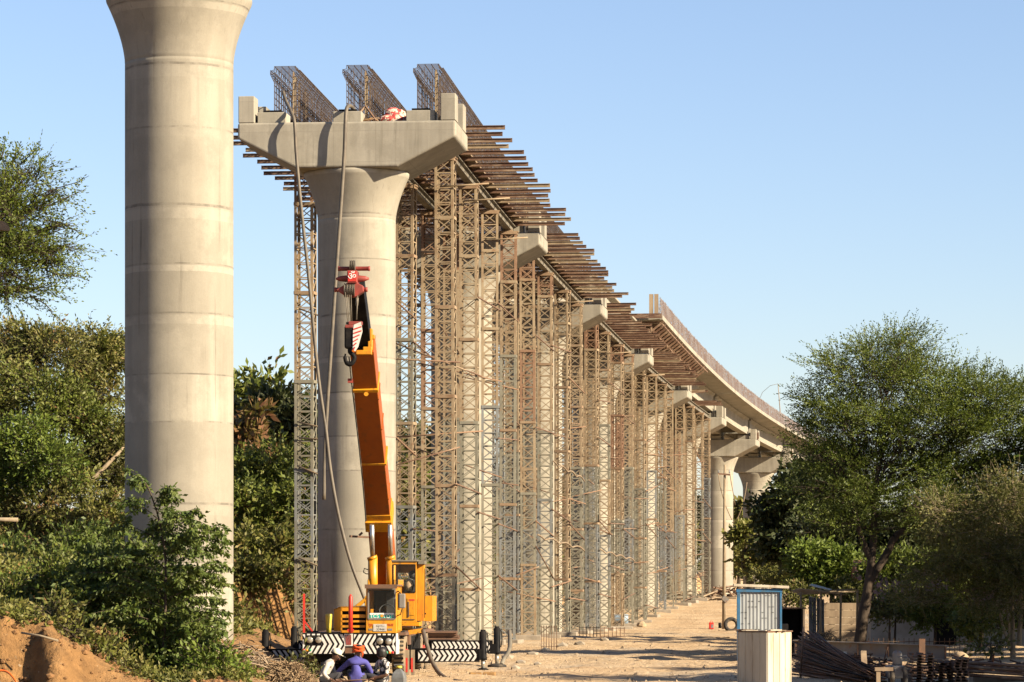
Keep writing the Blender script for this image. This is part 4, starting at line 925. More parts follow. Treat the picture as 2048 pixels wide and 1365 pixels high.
# timber crib under the jack, hose on the ground, plates behind
for j, (dx, dy, rz) in enumerate(((-.17, -.05, .05), (.15, .02, -.06))):
    x, y = FRJ.x+dx, FRJ.y+dy; g = G(x, y)
    solo(MB().box((x, y, g+.05), (.27, .42, .11), R=Matrix.Rotation(rz, 3, 'Z')), 'crib_block', 'crib', ('tan timber block under the right front jack, left of the pair', 'tan timber block under the right front jack, right of the pair')[j], 'timber block', bevel=.012)
def gp(px, py, h=0):                               # point on the ground (or h above it) in this bearing
    Y = 1.83*F/(py-HY) if py > HY+8 else 200
    for _ in range(25):
        z = G(XP(px, Y), Y)+h; Yn = (EYE-z)*F/(py-HY); Y += .5*(Yn-Y)
    return V((XP(px, Y), Y, G(XP(px, Y), Y)+h))
hs = [P(846, 1262, 76), P(850, 1278, 74.2), P(855, 1295, 73.9), P(862, 1318, 73.6), P(872, 1338, 73.2), P(884, 1352, 72.5), P(902, 1361, 71.3), P(930, 1366, 69.5)]
solo(MB().tube(smooth(hs), .05, 10), 'ground_hose', 'hose', 'thick hose dropping in front of the right chevron outrigger onto the dirt', 'hose')
hs = [P(1019, 1262, 83.5), P(1020, 1290, 83.2), P(1016, 1306, 82.9), P(1008, 1318, 82.6), P(1003, 1330, 82.3)]
solo(MB().tube(smooth(hs), .055, 10), 'ground_hose', 'beam_grey', 'grey hose curling down right of the rear jack', 'hose')
for j in range(9):
    z = .30+j*.062; y = 90+.2*random.random(); a, b = XP(818+random.uniform(-4, 4), y), XP(917+random.uniform(-6, 6), y)
    solo(MB().bb((a, y, G((a+b)/2, y)+z), (b, y+1.6, G((a+b)/2, y)+z+.05)), 'steel_plate', random.choice(['rust_plate', 'joist_rust', 'rebar_heap']), f'rusty steel plate in the stack behind the crane, {ORD[j]} from the bottom', 'steel plate', 'rusty plates stacked behind the crane')
a, b = XP(818, 90), XP(917, 90)
for x in (a+.2, b-.3): solo(MB().bb((x, 90.1, -.05), (x+.15, 91.5, .295)), 'bearer_block', 'timber', 'short timber bearer under the rusty plate stack', 'timber block', 'bearers under the plate stack')

# ---------------------------------------------------------------- people
PY = 66.0
def person(label, bones, regions, loc):
    """bones: {name: (point, radius, parent)}; one skinned surface; regions: material per bone name"""
    names = list(bones); me = bpy.data.meshes.new('person'); bm = bmesh.new(); lay = bm.verts.layers.skin.verify(); vs = {}
    for n in names:
        p, r, par = bones[n]; v = bm.verts.new(V(p)-V(loc)); rr = r if isinstance(r, tuple) else (r, r)
        v[lay].radius = rr; vs[n] = v
        if par: bm.edges.new((vs[par], v))
        else: v[lay].use_root = True
    bm.to_mesh(me); bm.free()
    o = bpy.data.objects.new('person', me); COL.objects.link(o); sk = o.modifiers.new('skin', 'SKIN'); sk.use_smooth_shade = True
    sb = o.modifiers.new('sub', 'SUBSURF'); sb.levels = 2; sb.render_levels = 2
    dg = bpy.context.evaluated_depsgraph_get(); m2 = bpy.data.meshes.new_from_object(o.evaluated_get(dg)); bpy.data.objects.remove(o)
    m2.materials.clear(); ml = []
    for r in regions.values():
        if r not in ml: ml.append(r)
    for r in ml: m2.materials.append(M[r])
    P0 = {n: (V(bones[n][0])-V(loc)) for n in names}
    for poly in m2.polygons:
        c = poly.center; best = None; bd = 1e9
        for n in names:
            par = bones[n][2]; q = P0[n]; p = P0[par] if par else q
            d = q-p; t = 0 if d.length < 1e-6 else max(0, min(1, (c-p).dot(d)/d.dot(d)))
            ds = (c-(p+d*t)).length-(bones[n][1] if not isinstance(bones[n][1], tuple) else bones[n][1][0])
            if ds < bd: bd = ds; best = n
        poly.material_index = ml.index(regions[best]); poly.use_smooth = True
    b = bpy.data.objects.new('person', m2); COL.objects.link(b); b.location = V(loc); ROOT[b] = V(loc); tag(b, label, 'person'); return b
def hand(bn, rg, pre, wrist, fwd, palm, side, par):
    """palm and five bent fingers branching from the wrist"""
    fwd, side = V(fwd).normalized(), V(side).normalized(); down = V(palm).normalized()
    bn[pre+'palm'] = (V(wrist)+fwd*.05, (.026, .022), par); rg[pre+'palm'] = 'skin'
    for i, (sx, ln) in enumerate(((-.030, .062), (-.010, .074), (.011, .070), (.030, .055))):
        a = V(wrist)+fwd*.085+side*sx; bn[f'{pre}f{i}a'] = (a, .0095, pre+'palm'); bn[f'{pre}f{i}b'] = (a+fwd*ln*.5+down*.012, .0085, f'{pre}f{i}a'); bn[f'{pre}f{i}c'] = (a+fwd*ln*.75+down*.045, .0075, f'{pre}f{i}b')
        for t in 'abc': rg[f'{pre}f{i}{t}'] = 'skin'
    a = V(wrist)+fwd*.035-side*.042; bn[pre+'ta'] = (a, .011, pre+'palm'); bn[pre+'tb'] = (a+fwd*.04-side*.012+down*.015, .009, pre+'ta')
    rg[pre+'ta'] = rg[pre+'tb'] = 'skin'
def q(px, py, dy=0): return P(px, py, PY+dy)
def head_bones(bn, rg, c, face, up=V((0, 0, 1)), neck='neck'):
    face = V(face).normalized(); sd = face.cross(up).normalized()
    bn['skull_low'] = (c-up*.03+face*.012, (.072, .078), neck); bn['skull'] = (c+up*.035-face*.008, (.078, .092), 'skull_low'); bn['crown'] = (c+up*.085-face*.01, (.06, .07), 'skull')
    bn['jaw'] = (c-up*.085+face*.055, (.036, .034), 'skull_low'); bn['nose'] = (c-up*.012+face*.108, (.013, .016), 'skull_low')
    bn['ear_a'] = (c-up*.01+sd*.085-face*.012, (.014, .022), 'skull_low'); bn['ear_b'] = (c-up*.01-sd*.085-face*.012, (.014, .022), 'skull_low')
    for k in ('skull_low', 'skull', 'crown', 'jaw', 'nose', 'ear_a', 'ear_b'): rg[k] = 'skin'
def face_bits(c, face, root, up=V((0, 0, 1))):
    face = V(face).normalized(); sd = face.cross(up).normalized()
    mb = MB()
    for s in (-1, 1): mb.lathe([(.002, -.011), (.011, -.005), (.012, .003), (.003, .011)], 8, c+up*.02+face*.082+sd*s*.032, 1)
    for s in (-1, 1): mb.bar(c+up*.042+face*.088+sd*(s*.032-.02), c+up*.042+face*.088+sd*(s*.032+.02), .01, .008)
    build(mb, 'eyes', ['hair', 'white_ink'], root); build(MB().bar(c-up*.055+face*.092-sd*.025, c-up*.055+face*.092+sd*.025, .012, .01), 'mouth', 'head_red', root)
    mb = MB()
    for j in range(9):
        t = (j-4)/4; mb.lathe([(.002, -.014), (.013, 0), (.002, .014)], 6, c-up*.04+face*(.095-.02*t*t)+sd*t*.035, 0)
    build(mb, 'moustache', 'hair', root)
def legs(bn, rg, hip, fwd, side, cloth, gz_=0.0):
    for s, nm in ((-1, 'l'), (1, 'r')):
        h = V(hip)+V(side)*s*.11; kn = V(hip)+V(fwd)*.38+V(side)*s*.20+V((0, 0, .16)); an = V((kn.x, kn.y, gz_+.09))-V(fwd)*.12; to = V((an.x, an.y, gz_+.04))+V(fwd)*.17
        bn['hip'+nm] = (h, .095, 'pelvis'); bn['knee'+nm] = (kn, .062, 'hip'+nm); bn['ankle'+nm] = (an, .042, 'knee'+nm); bn['toe'+nm] = (to, (.042, .03), 'ankle'+nm)
        rg['hip'+nm] = rg['knee'+nm] = cloth; rg['ankle'+nm] = cloth; rg['toe'+nm] = 'skin'
g0 = G(XP(713, PY), PY)
# 1. man in purple-blue shirt, back to the camera
loc = q(713, 1370); loc.z = g0; bn = {}; rg = {}
fw, sd = V((.12, 1, 0)), V((1, 0, 0))
bn['pelvis'] = (q(713, 1358.5), (.15, .115), None); bn['waist'] = (q(712.5, 1346), (.135, .10), 'pelvis'); bn['chest'] = (q(713, 1332, .03), (.155, .11), 'waist'); bn['upper'] = (q(714, 1323.5, .05), (.12, .085), 'chest'); bn['neck'] = (q(716, 1316, .09), .052, 'upper')
hc = q(717, 1303.5, .12); head_bones(bn, rg, hc, (.15, 1, -.15))
for k in ('pelvis', 'waist', 'chest', 'upper'): rg[k] = 'cloth_blue'
rg['neck'] = 'skin'
for nm, sh, el, wr in (('l', q(698, 1324.5, .05), q(675, 1345, .14), q(681, 1350, .36)), ('r', q(732, 1324.5, .05), q(744, 1347, .08), q(735, 1352, .34))):
    bn['sh'+nm] = (sh, .068, 'upper'); bn['el'+nm] = (el, .044, 'sh'+nm); bn['wr'+nm] = (wr, .036, 'el'+nm); rg['sh'+nm] = rg['el'+nm] = rg['wr'+nm] = 'cloth_blue'
    hand(bn, rg, nm, wr, (wr-el)+V((0, .05, 0)), (0, 0, -1), (1, 0, 0), 'wr'+nm)
legs(bn, rg, bn['pelvis'][0], fw, sd, 'cloth_dark', g0)
p2 = person('squatting person in purple-blue shirt and orange headcloth, back to the camera', bn, rg, loc)
mb = MB(); tc = hc+V((0, 0, .06))
for j in range(5):
    tilt = .10*(-1)**j; r = .118-.004*j; mb.tube([tc+V((r*math.cos(t)*.98, r*1.12*math.sin(t), -.045+.022*j+tilt*.25*math.cos(t+j))) for t in [i*math.pi/10 for i in range(21)]], .02, 7, caps=False)
mb.tube([tc+V((.05, -.11, -.02)), tc+V((.09, -.13, -.10)), tc+V((.08, -.12, -.18))], [.02, .018, .008], 6)
build(mb, 'headcloth', 'cloth_orange', p2)
build(MB().lathe([(.105, -.02), (.10, .03), (.07, .068), (.02, .082)], 18, tc+V((0, 0, 0))), 'hair', 'hair', p2)
# 2. man in cream cap, bending to the right
loc = q(648, 1370, .25); loc.z = G(loc.x, loc.y); bn = {}; rg = {}
bn['pelvis'] = (q(645, 1362, .2), (.14, .12), None); bn['waist'] = (q(648, 1349, .2), (.125, .105), 'pelvis'); bn['chest'] = (q(655, 1334, .2), (.135, .115), 'waist'); bn['upper'] = (q(661, 1326, .2), (.10, .09), 'chest'); bn['neck'] = (q(667, 1319.5, .2), .05, 'upper')
hc1 = q(673, 1311, .2); fc = V((.9, -.25, -.35)); head_bones(bn, rg, hc1, fc, V((.3, 0, .95)))
for k in ('pelvis', 'waist', 'chest', 'upper'): rg[k] = 'cloth_white'
rg['neck'] = 'skin'
for nm, sh, el, wr in (('l', q(656, 1329, -.02), q(647, 1348, -.1), q(657, 1358, -.14)), ('r', q(663, 1329, .42), q(668, 1346, .45), q(680, 1355, .4))):
    bn['sh'+nm] = (sh, .062, 'upper'); bn['el'+nm] = (el, .05, 'sh'+nm); bn['wr'+nm] = (wr, .034, 'el'+nm); rg['sh'+nm] = rg['el'+nm] = 'cloth_white'; rg['wr'+nm] = 'cloth_white'
    hand(bn, rg, nm, wr, (1, 0, -.2), (0, 0, -1), (0, 1, 0), 'wr'+nm)
legs(bn, rg, bn['pelvis'][0], V((1, .1, 0)), V((0, 1, 0)), 'cloth_dark', loc.z)
p1 = person('squatting person in cream cap and white shirt leaning to the right', bn, rg, loc)
face_bits(hc1, fc, p1, V((.3, 0, .95)).normalized())
ct = hc1+V((.005, 0, .055)); Rc = Matrix.Rotation(math.radians(22), 3, 'Y')
mb = MB().lathe([(.112, -.02), (.113, .01), (.10, .05), (.065, .08), (.02, .092)], 20, ct, ax=Rc)
bl = [ct+Rc @ V((x, y, z)) for x, y, z in ((.06, -.10, -.015), (.13, -.085, -.02), (.195, -.045, -.028), (.21, 0, -.03), (.195, .045, -.028), (.13, .085, -.02), (.06, .10, -.015))]
mb.prism(bl, Rc @ V((0, 0, .012))); build(mb, 'cap', 'cloth_cap', p1, bevel=.003)
build(MB().lathe([(.10, -.045), (.104, -.02), (.10, 0)], 18, ct-V((.015, 0, 0)), ax=Rc), 'hair', 'hair', p1)
# 3. man in checked shirt, seen from behind, reaching left
loc = q(766, 1370, .15); loc.z = G(loc.x, loc.y); bn = {}; rg = {}
bn['pelvis'] = (q(766, 1361, .1), (.13, .115), None); bn['waist'] = (q(767, 1348, .1), (.12, .10), 'pelvis'); bn['chest'] = (q(767, 1334, .1), (.13, .105), 'waist'); bn['upper'] = (q(766, 1325, .1), (.10, .085), 'chest'); bn['neck'] = (q(764, 1318, .11), .05, 'upper')
hc3 = q(762.5, 1307, .12); fc3 = V((-.75, .65, -.15)); head_bones(bn, rg, hc3, fc3)
for k in ('pelvis', 'waist', 'chest', 'upper'): rg[k] = 'cloth_check'
rg['neck'] = 'skin'
for nm, sh, el, wr in (('l', q(756, 1328, .3), q(750, 1346, .42), q(742, 1353, .5)), ('r', q(774.5, 1328, -.02), q(773, 1351, -.08), q(750, 1357, -.02))):
    mid = sh+(el-sh)*.72
    bn['sh'+nm] = (sh, .064, 'upper'); bn['mid'+nm] = (mid, .056, 'sh'+nm); bn['el'+nm] = (el, .044, 'mid'+nm); bn['wr'+nm] = (wr, .032, 'el'+nm); rg['sh'+nm] = rg['mid'+nm] = 'cloth_check'; rg['el'+nm] = rg['wr'+nm] = 'skin'
    hand(bn, rg, nm, wr, (-1, .1, -.1), (0, 0, -1), (0, 1, 0), 'wr'+nm)
legs(bn, rg, bn['pelvis'][0], V((-.8, .6, 0)), V((.6, .8, 0)), 'cloth_dark', loc.z)
p3 = person('squatting person in black and white checked shirt, black hair, forearm reaching left', bn, rg, loc)
mb = MB().lathe([(.082, -.075), (.096, -.05), (.101, -.02), (.105, .01), (.105, .04), (.097, .07), (.08, .095), (.05, .113), (.012, .12)], 26, hc3+V((.010, -.010, .008)))
mb.v = [tuple(V(v)+(V(v)-hc3).normalized()*random.uniform(-.008, .012)) for v in mb.v]; build(mb, 'hair', 'hair', p3)
face_bits(hc3, fc3, p3)
# jug and thin frame beside them
c = q(798, 1372, -.6); c.z = G(c.x, c.y)
mb = MB().lathe([(.17, 0), (.185, .03), (.185, .16), (.16, .24), (.07, .32), (.06, .33), (.06, .36)], 4, c, smooth=False, ax=Matrix.Rotation(.6, 3, 'Z'))
jug = thing('water_jug', c, 'grey plastic water jug standing right of the squatting people', 'jug'); build(mb, 'body', 'jug_grey', jug, bevel=.02)
build(MB().lathe([(.065, .345), (.065, .385), (.05, .395)], 16, c), 'lid', 'can_yellow', jug); build(MB().tube([c+V((-.05, 0, .33)), c+V((-.1, 0, .42)), c+V((.1, 0, .42)), c+V((.05, 0, .33))], .012, 6), 'handle', 'jug_grey', jug)
a, b = q(664, 1363, -.35), q(737, 1359.5, -.3)
mb = MB().tube([V((a.x, a.y, g0)), a, b, V((b.x, b.y, g0))], .014, 6); solo(mb, 'pipe_rail', 'joist_rust', 'low bent pipe rail in front of the person in the blue shirt', 'rail')
# ---------------------------------------------------------------- site clutter, right
def corner_box(name_root, Lq, Cq, Rq, z0, z1):
    return [V((*Lq, z0)), V((*Cq, z0)), V((*Rq, z0)), V((Rq[0]+Lq[0]-Cq[0], Rq[1]+Lq[1]-Cq[1], z0))]
Lq, Cq, Rq = (XP(1475, 62.5), 62.5), (XP(1535, 61.7), 61.7), (XP(1583, 62.6), 62.6)
g = G(*Cq)-.12; c4 = corner_box('', Lq, Cq, Rq, g, 1.15)
t = thing('storage_tank', (Cq[0], Cq[1], g), 'white upright storage tank with rusty top edge, nearest box on the right', 'tank')
build(MB().prism(c4, (0, 0, 1.12-g)), 'body', 'tank_white', t, bevel=.012)
mb = MB(); cen = (c4[0]+c4[2])/2
for (a, b) in ((c4[0], c4[1]), (c4[1], c4[2])):
    n = (b-a).cross(V((0, 0, 1))).normalized()
    for f in (.02, .25, .50, .74, .97):
        p = a+(b-a)*f+n*.004; mb.bar(p+V((0, 0, .02)), p+V((0, 0, 1.10-g)), .022, .012, up=tuple(n))
build(mb, 'seam', 'tank_white', t)
mb = MB().prism([cen+(v-cen)*1.05+V((0, 0, 1.12-g)) for v in c4], (0, 0, .02)); build(mb, 'top_plate', 'rust_plate', t)
for j in range(9):
    f = random.random(); a = c4[0]+(c4[1]-c4[0])*f if j < 6 else c4[1]+(c4[2]-c4[1])*f
    x, y = a.x+random.uniform(-.02, .06), a.y+random.uniform(.02, .2)
    solo(MB().box((x, y, 1.145+.012*(j % 2)), (random.uniform(.1, .3), random.uniform(.04, .1), .022), R=Matrix.Rotation(random.uniform(-.5, .5), 3, 'Z')), 'scrap_piece', random.choice(['rust_plate', 'tank_white', 'timber']), 'flat scrap piece lying on top of the white storage tank', 'scrap', 'scrap lying on the tank')
pts = [c4[0]+V((.02, 0, .9-g)), ]
# blue framed cabin
Y0 = 90; x0, x1, xr = XP(1474, Y0), XP(1563, Y0), XP(1576, Y0+1.5); g = G(x0, Y0)-.1; zt = 2.0
t = thing('site_cabin', (x0, Y0, g), 'grey corrugated site cabin with blue frame and pale flat roof', 'cabin')
mb = MB(); n = 44; prof = []
for i in range(n+1):
    x = x0+.06+(x1-x0-.12)*i/n; prof.append((x, Y0+.03-(.010 if i % 4 in (0, 1) else 0)))
vs = [V((x, y, z)) for z in (g, zt) for x, y in prof]; mb.add(vs, [(i, i+1, n+2+i, n+1+i) for i in range(n)])
mb.bb((x0+.03, Y0+.06, g), (x1-.03, Y0+.10, zt)); PANEL = mb
for r_ in range(11):
    for j in range(11):
        if random.random() < .6: continue
        x = x0+.12+j*(x1-x0-.2)/11; z = .25+r_*.155; PANEL.bb((x, Y0+.014, z), (x+.06, Y0+.0195, z+.010), 1)
build(PANEL, 'front_panel', ['shed_panel', 'black_paint'], t)
mb = MB().bb((x0, Y0-.02, g), (x0+.09, Y0+.1, zt)).bb((x1-.05, Y0-.02, g), (x1+.01, Y0+.1, zt)).bb((x0-.02, Y0-.03, zt-.10), (x1+.02, Y0+.1, zt)); build(mb, 'frame', 'shed_blue', t, bevel=.006)
mb = MB().prism([(x1+.012, Y0+.02, g), (x1+.10, Y0+1.5, g), (x0+.1, Y0+1.5, g), (x0+.1, Y0+.12, g), (x1-.06, Y0+.12, g)], (0, 0, zt-g)); build(mb, 'side_panel', 'white_paint', t)
mb = MB().prism([(x0-.10, Y0-.10, zt+.06), (x1+.20, Y0-.10, zt), (x1+.28, Y0+1.65, zt), (x0, Y0+1.65, zt+.06)], (0, 0, .075)); build(mb, 'roof', 'tank_white', t, bevel=.01)
# dark cabinet
Y0 = 93; x0, x1 = XP(1555, Y0), XP(1606, Y0); g = G(x0, Y0)
t = thing('steel_cabinet', (x0, Y0, g), 'dark open-fronted steel cabinet beside the blue cabin', 'cabinet')
mb = MB().bb((x0, Y0, g), (x0+.05, Y0+.9, 1.42)).bb((x1-.05, Y0, g), (x1, Y0+.9, 1.42)).bb((x0+.05, Y0+.86, g), (x1-.05, Y0+.9, 1.42)).bb((x0+.05, Y0, .55), (x1-.05, Y0+.86, .6)); build(mb, 'carcass', 'black_paint', t)
build(MB().bb((x0-.06, Y0-.05, 1.422), (x1+.06, Y0+.95, 1.47)), 'top', 'rust_plate', t); build(MB().bb((x0+.12, Y0+.1, .62), (x0+.32, Y0+.4, 1.0)), 'box', 'timber', t, bevel=.02)
# corrugated sheets, planked wall, poles
for j in range(4):
    Y0 = 101+j*.08; x = XP(1618+j*8, Y0); mb = MB(); n = 8
    prof = [(x+.11*i/n, Y0+.02*math.sin(i*math.pi/2)) for i in range(n+1)]; vs = [V((a, b+(.12 if z > 1 else 0), z)) for z in (G(x, Y0), 1.78-.03*j) for a, b in prof]+[V((a, b+.012+(.12 if z > 1 else 0), z)) for z in (G(x, Y0), 1.78-.03*j) for a, b in prof]; k = n+1
    fs = [(i, i+1, k+i+1, k+i) for i in range(n)]+[(2*k+i, 3*k+i, 3*k+i+1, 2*k+i+1) for i in range(n)]+[(i, 2*k+i, 2*k+i+1, i+1) for i in range(n)]+[(k+i, k+i+1, 3*k+i+1, 3*k+i) for i in range(n)]
    mb.add(vs, fs); solo(mb, 'corrugated_sheet', 'corr', f'grey corrugated sheet standing upright left of the planked wall, {ORD[j]} from the left', 'sheet', 'upright corrugated sheets')
Y0 = 106; x0, x1 = XP(1648, Y0), XP(1722, Y0); t = thing('plank_wall', (x0, Y0, G(x0, Y0)), 'low tan wall of horizontal boards left of the big tree trunk', 'wall')
mb = MB()
for j in range(7): mb.bb((x0, Y0+.01*(j % 2), G(x0, Y0)-.1+j*.235), (x1, Y0+.16, G(x0, Y0)-.1+j*.235+.222))
build(mb, 'boards', 'timber', t, bevel=.008)
mb = MB().bb((x0-.06, Y0-.05, -.1), (x0-.005, Y0+.2, 1.65)).bb((x1+.005, Y0-.05, -.1), (x1+.07, Y0+.2, 1.65)); build(mb, 'posts', 'timber', t)
for j in range(8):
    Y0 = 98+j*.35; a, b = P(1578+random.uniform(0, 30), 1178+j*1.6, Y0), P(1716+random.uniform(-25, 5), 1184+random.uniform(-6, 6), Y0)
    solo(MB().tube([a, (a+b)/2+V((0, 0, random.uniform(-.06, .03))), b], .026, 6), 'bamboo_pole', 'pale_bark', f'thin bamboo pole of the open canopy beside the big trunk, {ORD[j]} from the front', 'pole', 'bamboo poles of the canopy')
for px in (1600, 1640, 1680, 1713):
    x = XP(px, 99.4); solo(MB().tube([(x, 99.4, G(x, 99.4)), (x+.03, 99.4, 2.0)], .035, 7), 'canopy_post', 'pale_bark', {1600: 'leftmost wooden post under the bamboo canopy', 1640: 'wooden canopy post before the corrugated sheets', 1680: 'wooden canopy post before the planked wall', 1713: 'wooden canopy post close to the big tree trunk'}[px], 'post', 'canopy posts')
solo(MB().prism([P(1618, 1172, 100), P(1624, 1169, 100.6), P(1664, 1180, 100.6), P(1660, 1182, 100)], (0, 0, .02)), 'roof_sheet', 'tank_white', 'pale sheet lying tilted on the bamboo canopy', 'sheet')
# brush heap
def twig_heap(name, n, c, rx, ry, h, r, mat, label, cat, L0=.5, flat=.5):
    mb = MB()
    for i in range(n):
        a = random.uniform(0, 2*math.pi); q_ = math.sqrt(random.random()); x, y = c[0]+rx*q_*math.cos(a), c[1]+ry*q_*math.sin(a)
        z = G(x, y)+h*(1-q_*q_)*random.random()+.01; d = V((random.gauss(0, 1), random.gauss(0, 1), random.gauss(0, flat))).normalized()*L0*random.uniform(.4, 1)
        m_ = V((x, y, z)); mb.tube([m_-d, m_+V((0, 0, random.uniform(0, .06))), m_+d], r*random.uniform(.6, 1.3), 4, caps=False)
    return solo(mb, name, mat, label, cat)
x = XP(1650, 95); twig_heap('brush_heap', 520, (x, 95), .75, .6, .75, .008, 'dry', 'brown heap of dry brush behind the long steel girder', 'brush heap', .35)
twig_heap('bar_heap', 60, (XP(1453, 240), 240), 2.2, 1.5, .9, .05, 'joist_rust', 'dark heap of bars and boards at the foot of clear standing pier', 'scrap heap', 1.2, .25)
twig_heap('board_heap', 34, (XP(1390, 228), 228), 2.2, 1.5, .8, .06, 'timber', 'heap of boards below the last lattice towers', 'scrap heap', 1.2, .2)
twig_heap('scrap_heap', 70, (XP(1705, 82), 82), 1.1, .7, .3, .02, 'rebar_heap', 'dark heap of bar offcuts at the foot of the big trunk', 'scrap heap', .5, .2)
twig_heap('scrap_heap', 90, (XP(1960, 76), 76), 1.6, .8, .35, .022, 'rebar_heap', 'dark heap of bar offcuts above the rusty pipe pile', 'scrap heap', .6, .2)
twig_heap('scrap_heap', 50, (XP(1800, 72), 72), .8, .5, .3, .02, 'joist_rust', 'rusty heap of bars behind the dusty engine', 'scrap heap', .45, .2)
# long steel girder on blocks
Y0 = 88.5; a, b = P(1588, 1281, Y0), P(1893, 1292, Y0-1.5); d = (b-a).normalized(); t = thing('steel_girder', a, 'long grey steel I girder lying behind the big tree trunk', 'girder')
up = V((0, 0, 1)); mb = MB().bar(a, b, .30, .025).bar(a-up*.36, b-up*.36, .30, .025).bar(a-up*.0125-up*.168, b-up*.18, .02, .334); build(mb, 'body', 'girder_grey', t)
for f in (.01, .2, .42, .62, .835, .99):
    p = a+(b-a)*f-up*.18; build(MB().box(p, (.03, .28, .33)), 'stiffener', 'rust_plate', t)
for f in (.08, .5, .93):
    p = a+(b-a)*f; z1 = p.z-.375; solo(MB().bb((p.x-.14, p.y-.18, G(p.x, p.y)-.05), (p.x+.14, p.y+.18, z1)), 'bearer_block', 'timber', {.08: 'timber bearer under the left end of the steel girder', .5: 'timber bearer under the middle of the steel girder', .93: 'timber bearer under the right end of the steel girder'}[f], 'timber block')
p = P(1843, 1278, 86); solo(MB().bb((p.x-.06, p.y, G(p.x, p.y)), (p.x+.1, p.y+.1, p.z)), 'steel_post', 'rust_plate', 'brown upright steel post in front of the girder right part', 'post')
# leaning board, white frame
p = gp(1730, 1352); solo(MB().bar(p, p+V((.02, .5, .55)), .13, .03, up=(0, 1, .3)), 'leaning_board', 'timber', 'pale board leaning against the foot of the big trunk', 'board')
p = P(1684, 1320, 80); p.z = G(p.x, p.y); mb = MB()
for dx in (-.1, .1): mb.bar(p+V((dx, 0, 0)), p+V((dx, 0, .42)), .03, .03); mb.bar(p+V((dx, .3, 0)), p+V((dx, .3, .40)), .03, .03)
mb.bar(p+V((-.115, 0, .42)), p+V((.115, 0, .42)), .03, .03); mb.bb((p.x-.11, p.y+.02, p.z+.36), (p.x+.11, p.y+.3, p.z+.385)); solo(mb, 'small_stool', 'white_paint', 'small white stool frame standing under the long girder', 'stool')
# bar stack
mb = MB()
for i in range(170):
    v = random.random(); u = random.gauss(0, .42)
    a = V((XP(1592+random.gauss(0, 7)+18*v, 72), 72+u, .05+.98*v)); b = V((XP(1752+random.gauss(0, 10), 66.5), 66.5+u*.6, .03+.16*v+random.uniform(0, .08)))
    m_ = (a+b)/2+V((0, 0, -.04+random.uniform(-.03, .03))); mb.tube([a, m_, b], random.uniform(.010, .020), 5, random.choice((0, 0, 1, 2, 3)))
solo(mb, 'bar_stack', ['rebar_heap', 'joist_rust', 'rust_plate', 'black_paint'], 'stack of long rusty reinforcing bars fanned beside the white tank', 'bar stack')
mb = MB()
for j in range(3):
    Yj = 71+.5*j
    mb.tube([(XP(1601, Yj), Yj, 0), (XP(1607, Yj), Yj, 1.12)], .022, 6)
solo(mb, 'bar_rack', 'joist_rust', 'rusty upright posts holding the left end of the bar stack', 'rack')
# machine with tyre, plate stacks
p = V((XP(1792, 66), 66, 0)); p.z = G(p.x, p.y); t = thing('mixer_engine', p, 'small dusty engine on wheels beside the bar stack', 'engine')
mb = MB().bb((p.x-.16, p.y, p.z+.16), (p.x+.18, p.y+.5, p.z+.42)); mb.lathe([(.09, 0), (.1, .02), (.1, .26), (.05, .3)], 14, p+V((.05, .2, .42))); build(mb, 'block', 'girder_grey', t, bevel=.02)
for dx in (-.10, .16): build(MB().tube([p+V((dx+.035*math.sin(a*0), -.07+.17*math.cos(a), .19+.17*math.sin(a))) for a in [i*math.pi/12 for i in range(25)]], .05, 8, caps=False), 'wheel', 'rubber', t)
build(MB().tube([p+V((.2, .1, .4)), p+V((.27, 0, .55)), p+V((.2, -.05, .62)), p+V((.05, 0, .6))], .012, 6), 'handle', 'corr', t)
p = V((XP(1758, 64), 64, 0)); mb = MB().bb((p.x-.05, p.y, G(p.x, p.y)), (p.x+.03, p.y+.06, .33)).bb((p.x-.08, p.y-.02, .33), (p.x+.28, p.y+.1, .40)); solo(mb, 'low_bench', 'timber', 'low tan bench with post left of the dusty engine', 'bench')
def plate_stack(px0, px1, Y, n, lab_root, mat, h=.045, dep=.8):
    x0, x1 = XP(px0, Y), XP(px1, Y); g = G((x0+x1)/2, Y)
    for j in range(n):
        a, b = x0+random.uniform(-.04, .04), x1+random.uniform(-.05, .05); z = g+.02+j*(h+.012)
        mb = MB(); mb.bb((a, Y+random.uniform(-.05, .03), z), (b, Y+dep, z+.010)); mb.bb((a, Y, z+.010), (a+.03, Y+dep, z+h)); mb.bb((b-.03, Y, z+.010), (b, Y+dep, z+h)); m_ = (a+b)/2; mb.bb((m_-.02, Y+.02, z+.010), (m_+.02, Y+dep, z+h))
        solo(mb, 'shutter_panel', mat if j % 3 else 'joist_rust', f'rusty shuttering panel in {lab_root}, {ORD[j]} from the bottom', 'panel', 'stacked rusty shuttering panels')
plate_stack(1822, 1866, 66.5, 11, 'the stack right of the engine', 'rebar_heap')
plate_stack(1871, 1906, 67, 8, 'the narrow middle stack', 'rebar_heap')
plate_stack(1910, 1938, 66.5, 10, 'the tall narrow stack', 'rust_plate')
for j in range(16):
    Yj = 68+.12*(j % 4); z = .06+.075*(j//4); a = P(1932, 1330+1.2*(j % 4), Yj); a.z = .42-.09*(j//4); b = P(2080, 1348, Yj+.3); b.z = .30-.085*(j//4)
    solo(MB().tube([a, b], .032, 8), 'rusty_pipe', 'joist_rust', f'rusty pipe in the low pile at bottom right corner, {ORD[j]} from the top', 'pipe', 'rusty pipes piled bottom right')
solo(MB().bb((XP(1945, 69), 68.9, -.05), (XP(2075, 69), 69.5, .09)), 'pile_bearer', 'timber', 'timber bearer under the rusty pipe pile', 'timber block')
